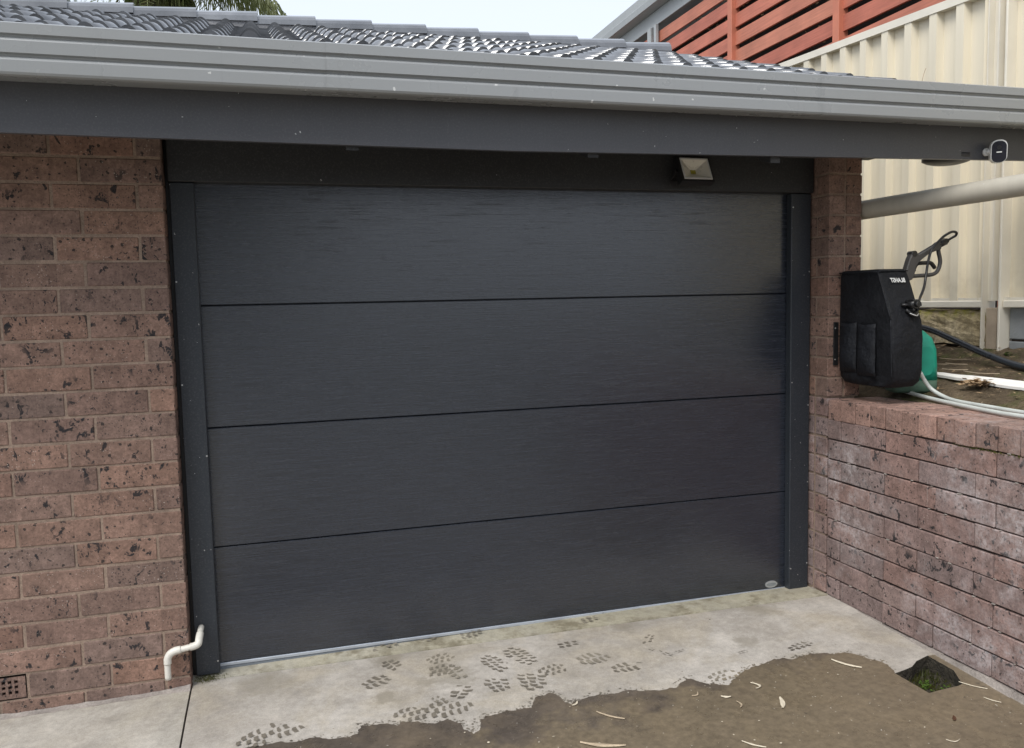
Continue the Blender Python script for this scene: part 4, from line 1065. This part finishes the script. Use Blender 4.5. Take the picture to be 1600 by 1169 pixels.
weed('weed', 'small weed tuft at the foot of the grey blocks by the fence', 3.98, -.24, 1.16, 14, .05, M_weed, 3)
bm = B(); random.seed(40)
for k in range(1100):
    x, y = random.uniform(2.76, 2.985), random.uniform(-1.03, -.80)
    h = random.uniform(.006, .022)*(1.6 if y > -.88 else 1); p = Vector((x, y, hz)); q = Vector((random.uniform(-.008, .008), random.uniform(-.008, .008), h)); wv = Vector((random.uniform(-.003, .003), random.uniform(-.003, .003), 0))
    bm.faces.new([bm.verts.new(v) for v in (p-wv, p+wv, p+q)])
o = link('moss', bm, M_moss, None, kind='stuff'); o['label'] = 'moss and fine grass in the broken corner hole'; o['category'] = 'moss'
bm = B()
for k in range(260):
    x = .035+random.gauss(.03, .028); y = .052+random.gauss(0, .016)
    if x < .005: continue
    z = lerp(gz(x, .05), -.03, max(0, min(1, (y-.05)/.15)))+.004; p = Vector((x, y, z)); h = random.uniform(.003, .011); q = Vector((random.uniform(-.01, .01), random.uniform(-.008, .004), h)); wv = Vector((.0016, random.uniform(-.001, .001), 0))
    bm.faces.new([bm.verts.new(v) for v in (p-wv, p+wv, p+q)])
o = link('moss', bm, M_moss, None, kind='stuff'); o['label'] = 'yellowish moss at the foot of the left door jamb'; o['category'] = 'moss'
bm = B()
for k in range(300):
    yy = random.uniform(-1.5, -.86); x = RX-.001-random.uniform(0, .004); z = .897+random.uniform(-.005, .004); p = Vector((x, yy, z)); h = Vector((-random.uniform(.001, .006), random.uniform(-.004, .004), random.uniform(-.006, .005))); wv = Vector((0, .003, 0))
    bm.faces.new([bm.verts.new(v) for v in (p-wv, p+wv, p+h)])
o = link('moss', bm, M_moss, None, kind='stuff'); o['label'] = 'moss along the joint under the right cap bricks'; o['category'] = 'moss'

def scrap(name, label, cat, x, y, L, W_, a, mat, curl=.15, zf=gz, group=None, lift=.003, seed=0):
    random.seed(seed); bm = B(); n = 8; top = []; ins = []
    for k in range(n+1):
        t = k/n; w_ = W_*.5*(math.sin(math.pi*(.06+.88*t))**.7)*random.uniform(.8, 1.15); xx = (t-.5)*L; yy = curl*L*(t-.5)**2*2+random.uniform(-.03, .03)*W_; zz = .15*L*curl*abs(t-.5)
        top.append([(xx, yy-w_, zz), (xx, yy, zz+W_*.12), (xx, yy+w_, zz)])
    g = [[bm.verts.new(p) for p in r] for r in top]
    for i in range(n):
        for j in range(2): bm.faces.new((g[i][j], g[i+1][j], g[i+1][j+1], g[i][j+1]))
    ex = bmesh.ops.extrude_face_region(bm, geom=bm.faces[:])
    for v in ex['geom']:
        if isinstance(v, bmesh.types.BMVert): v.co.z += .0016
    bmesh.ops.recalc_face_normals(bm, faces=bm.faces[:])
    o = link(name, bm, mat, None, (x, y, zf(x, y)+lift), (0, 0, R(a))); o['label'] = label; o['category'] = cat
    if group: o['group'] = group
    return o
GL = 'bark and leaf scraps on the wet driveway'
scrap('bark_strip', 'long pale bark strip on the wet concrete nearest the broken corner hole', 'bark', 2.612, -.745, .125, .014, -58, M_barkp, .1, group=GL, seed=1)
scrap('leaf', 'pale pointed leaf lying upright in view on the wet driveway', 'leaf', 2.185, -.925, .085, .018, 62, M_barkp, .1, group=GL, seed=2)
scrap('leaf', 'curled pale leaf hook near the wet edge right of centre', 'leaf', 2.178, -.785, .05, .010, 80, M_barkp, 1.1, group=GL, seed=3)
scrap('leaf', 'short pale leaf left of the upright leaf on the wet driveway', 'leaf', 2.008, -.815, .038, .013, -25, M_barkp, .2, group=GL, seed=4)
scrap('leaf', 'thin forked straw scrap between the short leaf and the upright leaf', 'leaf', 2.032, -.885, .05, .007, 75, M_bark, .5, group=GL, seed=5)
scrap('bark_strip', 'brown bark sliver beside the wet notch near the middle', 'bark', 1.53, -.795, .115, .010, -47, M_bark, .1, group=GL, seed=6)
scrap('leaf', 'small white leaf curl inside the wet notch near the middle', 'leaf', 1.443, -.67, .04, .010, 40, M_barkp, .3, group=GL, seed=7)
scrap('bark_strip', 'broad buff bark piece cut by the bottom picture edge', 'bark', 1.43, -.965, .16, .020, -26, M_bark, .1, group=GL, seed=8)
scrap('bark_strip', 'slim pale bark sliver by the bottom picture edge', 'bark', 1.925, -1.135, .085, .008, -48, M_barkp, .1, group=GL, seed=9)
scrap('bark_strip', 'thin straw lying across the near lip of the hole', 'bark', 2.95, -1.06, .10, .005, -56, M_barkp, .1, group=GL, seed=10)
scrap('leaf', 'small dark brown leaf on the bare driveway below the hole', 'leaf', 2.70, -1.225, .035, .014, 48, M_dead, .1, group=GL, seed=11)
scrap('bark_strip', 'pale straw near the bottom right picture corner', 'bark', 2.585, -1.345, .05, .004, -14, M_barkp, .5, group=GL, seed=12)
scrap('leaf', 'short straw under the dark leaf towards the right wall', 'leaf', 2.93, -1.17, .06, .005, -62, M_barkp, .1, group=GL, seed=13)
scrap('leaf', 'tiny bent leaf left of the short pale leaf', 'leaf', 1.91, -.765, .04, .008, 30, M_bark, .5, group=GL, seed=14)
bm = B(); random.seed(50)
for k in range(130):
    x, y = random.uniform(.2, 3.0), random.uniform(-1.5, -.66)
    if inside(Vector((x, y)), hole) or not inside(Vector((x, y)), wet_poly): continue
    s = random.uniform(.0015, .0045)*(1.7 if random.random() < .1 else 1); a = random.uniform(0, 6.28); e = random.uniform(.3, 1); c, s2 = math.cos(a)*s, math.sin(a)*s; z = gz(x, y)+.0025
    bm.faces.new([bm.verts.new((x+p, y+q, z+.001)) for p, q in ((c, s2), (-s2*e, c*e), (-c, -s2), (s2*e, -c*e))])
o = link('grit', bm, M_barkp, None, kind='stuff'); o['label'] = 'pale grit and seed flecks scattered on the wet driveway'; o['category'] = 'grit'
GS = 'twigs on the garden soil'
for i, (x, y, L, a, lb) in enumerate(((3.80, -.06, .16, -70, 'pale twig just left of the fence post on the soil'), (3.72, -.02, .14, -78, 'straight twig on the soil right of the green container'), (3.67, -.20, .12, -60, 'pale chip of bark between the container and the black pipe'), (3.74, -.13, .13, -85, 'thin pale twig on the soil under the black pipe'), (3.655, -.36, .20, -86, 'long thin twig beside the white edging strip'), (3.56, -.10, .10, -30, 'short twig touching the green container'))):
    scrap('twig', lb, 'twig', x, y, L, .008, a, M_bark, .2, soil_z, GS, .016, 60+i)
bm = B(); random.seed(70)
for k in range(300):
    x, y = random.uniform(3.42, 4.0), random.uniform(-1.2, .7); z = soil_z(x, y)+.012+random.uniform(0, .01); a = random.uniform(0, 6.28); L = random.uniform(.006, .028); wv = random.uniform(.002, .006); d = Vector((math.cos(a), math.sin(a), random.uniform(-.15, .25)))*L; s = Vector((-math.sin(a), math.cos(a), .2))*wv; p = Vector((x, y, z))
    bm.faces.new([bm.verts.new(v) for v in (p-d, p+s, p+d, p-s)])
o = link('leaf_litter', bm, M_leafbrown, None, kind='stuff'); o['label'] = 'small dry leaf litter over the garden soil'; o['category'] = 'leaf litter'
bm = B()
for k in range(70):
    p = Vector((random.gauss(0, .03), random.gauss(0, .035), abs(random.gauss(0, .014)))); a = random.uniform(0, 6.28); L = random.uniform(.012, .035); d = Vector((math.cos(a), math.sin(a), random.uniform(-.3, .5)))*L; s = Vector((-math.sin(a), math.cos(a), .4))*L*.35
    bm.faces.new([bm.verts.new(v) for v in (p-d, p+s, p+d, p-s)])
o = link('leaf_clump', bm, M_leafbrown, None, (3.535, -.485, soil_z(3.535, -.48)+.012)); o['label'] = 'clump of dead brown leaves on the soil beside the hoses'; o['category'] = 'leaves'
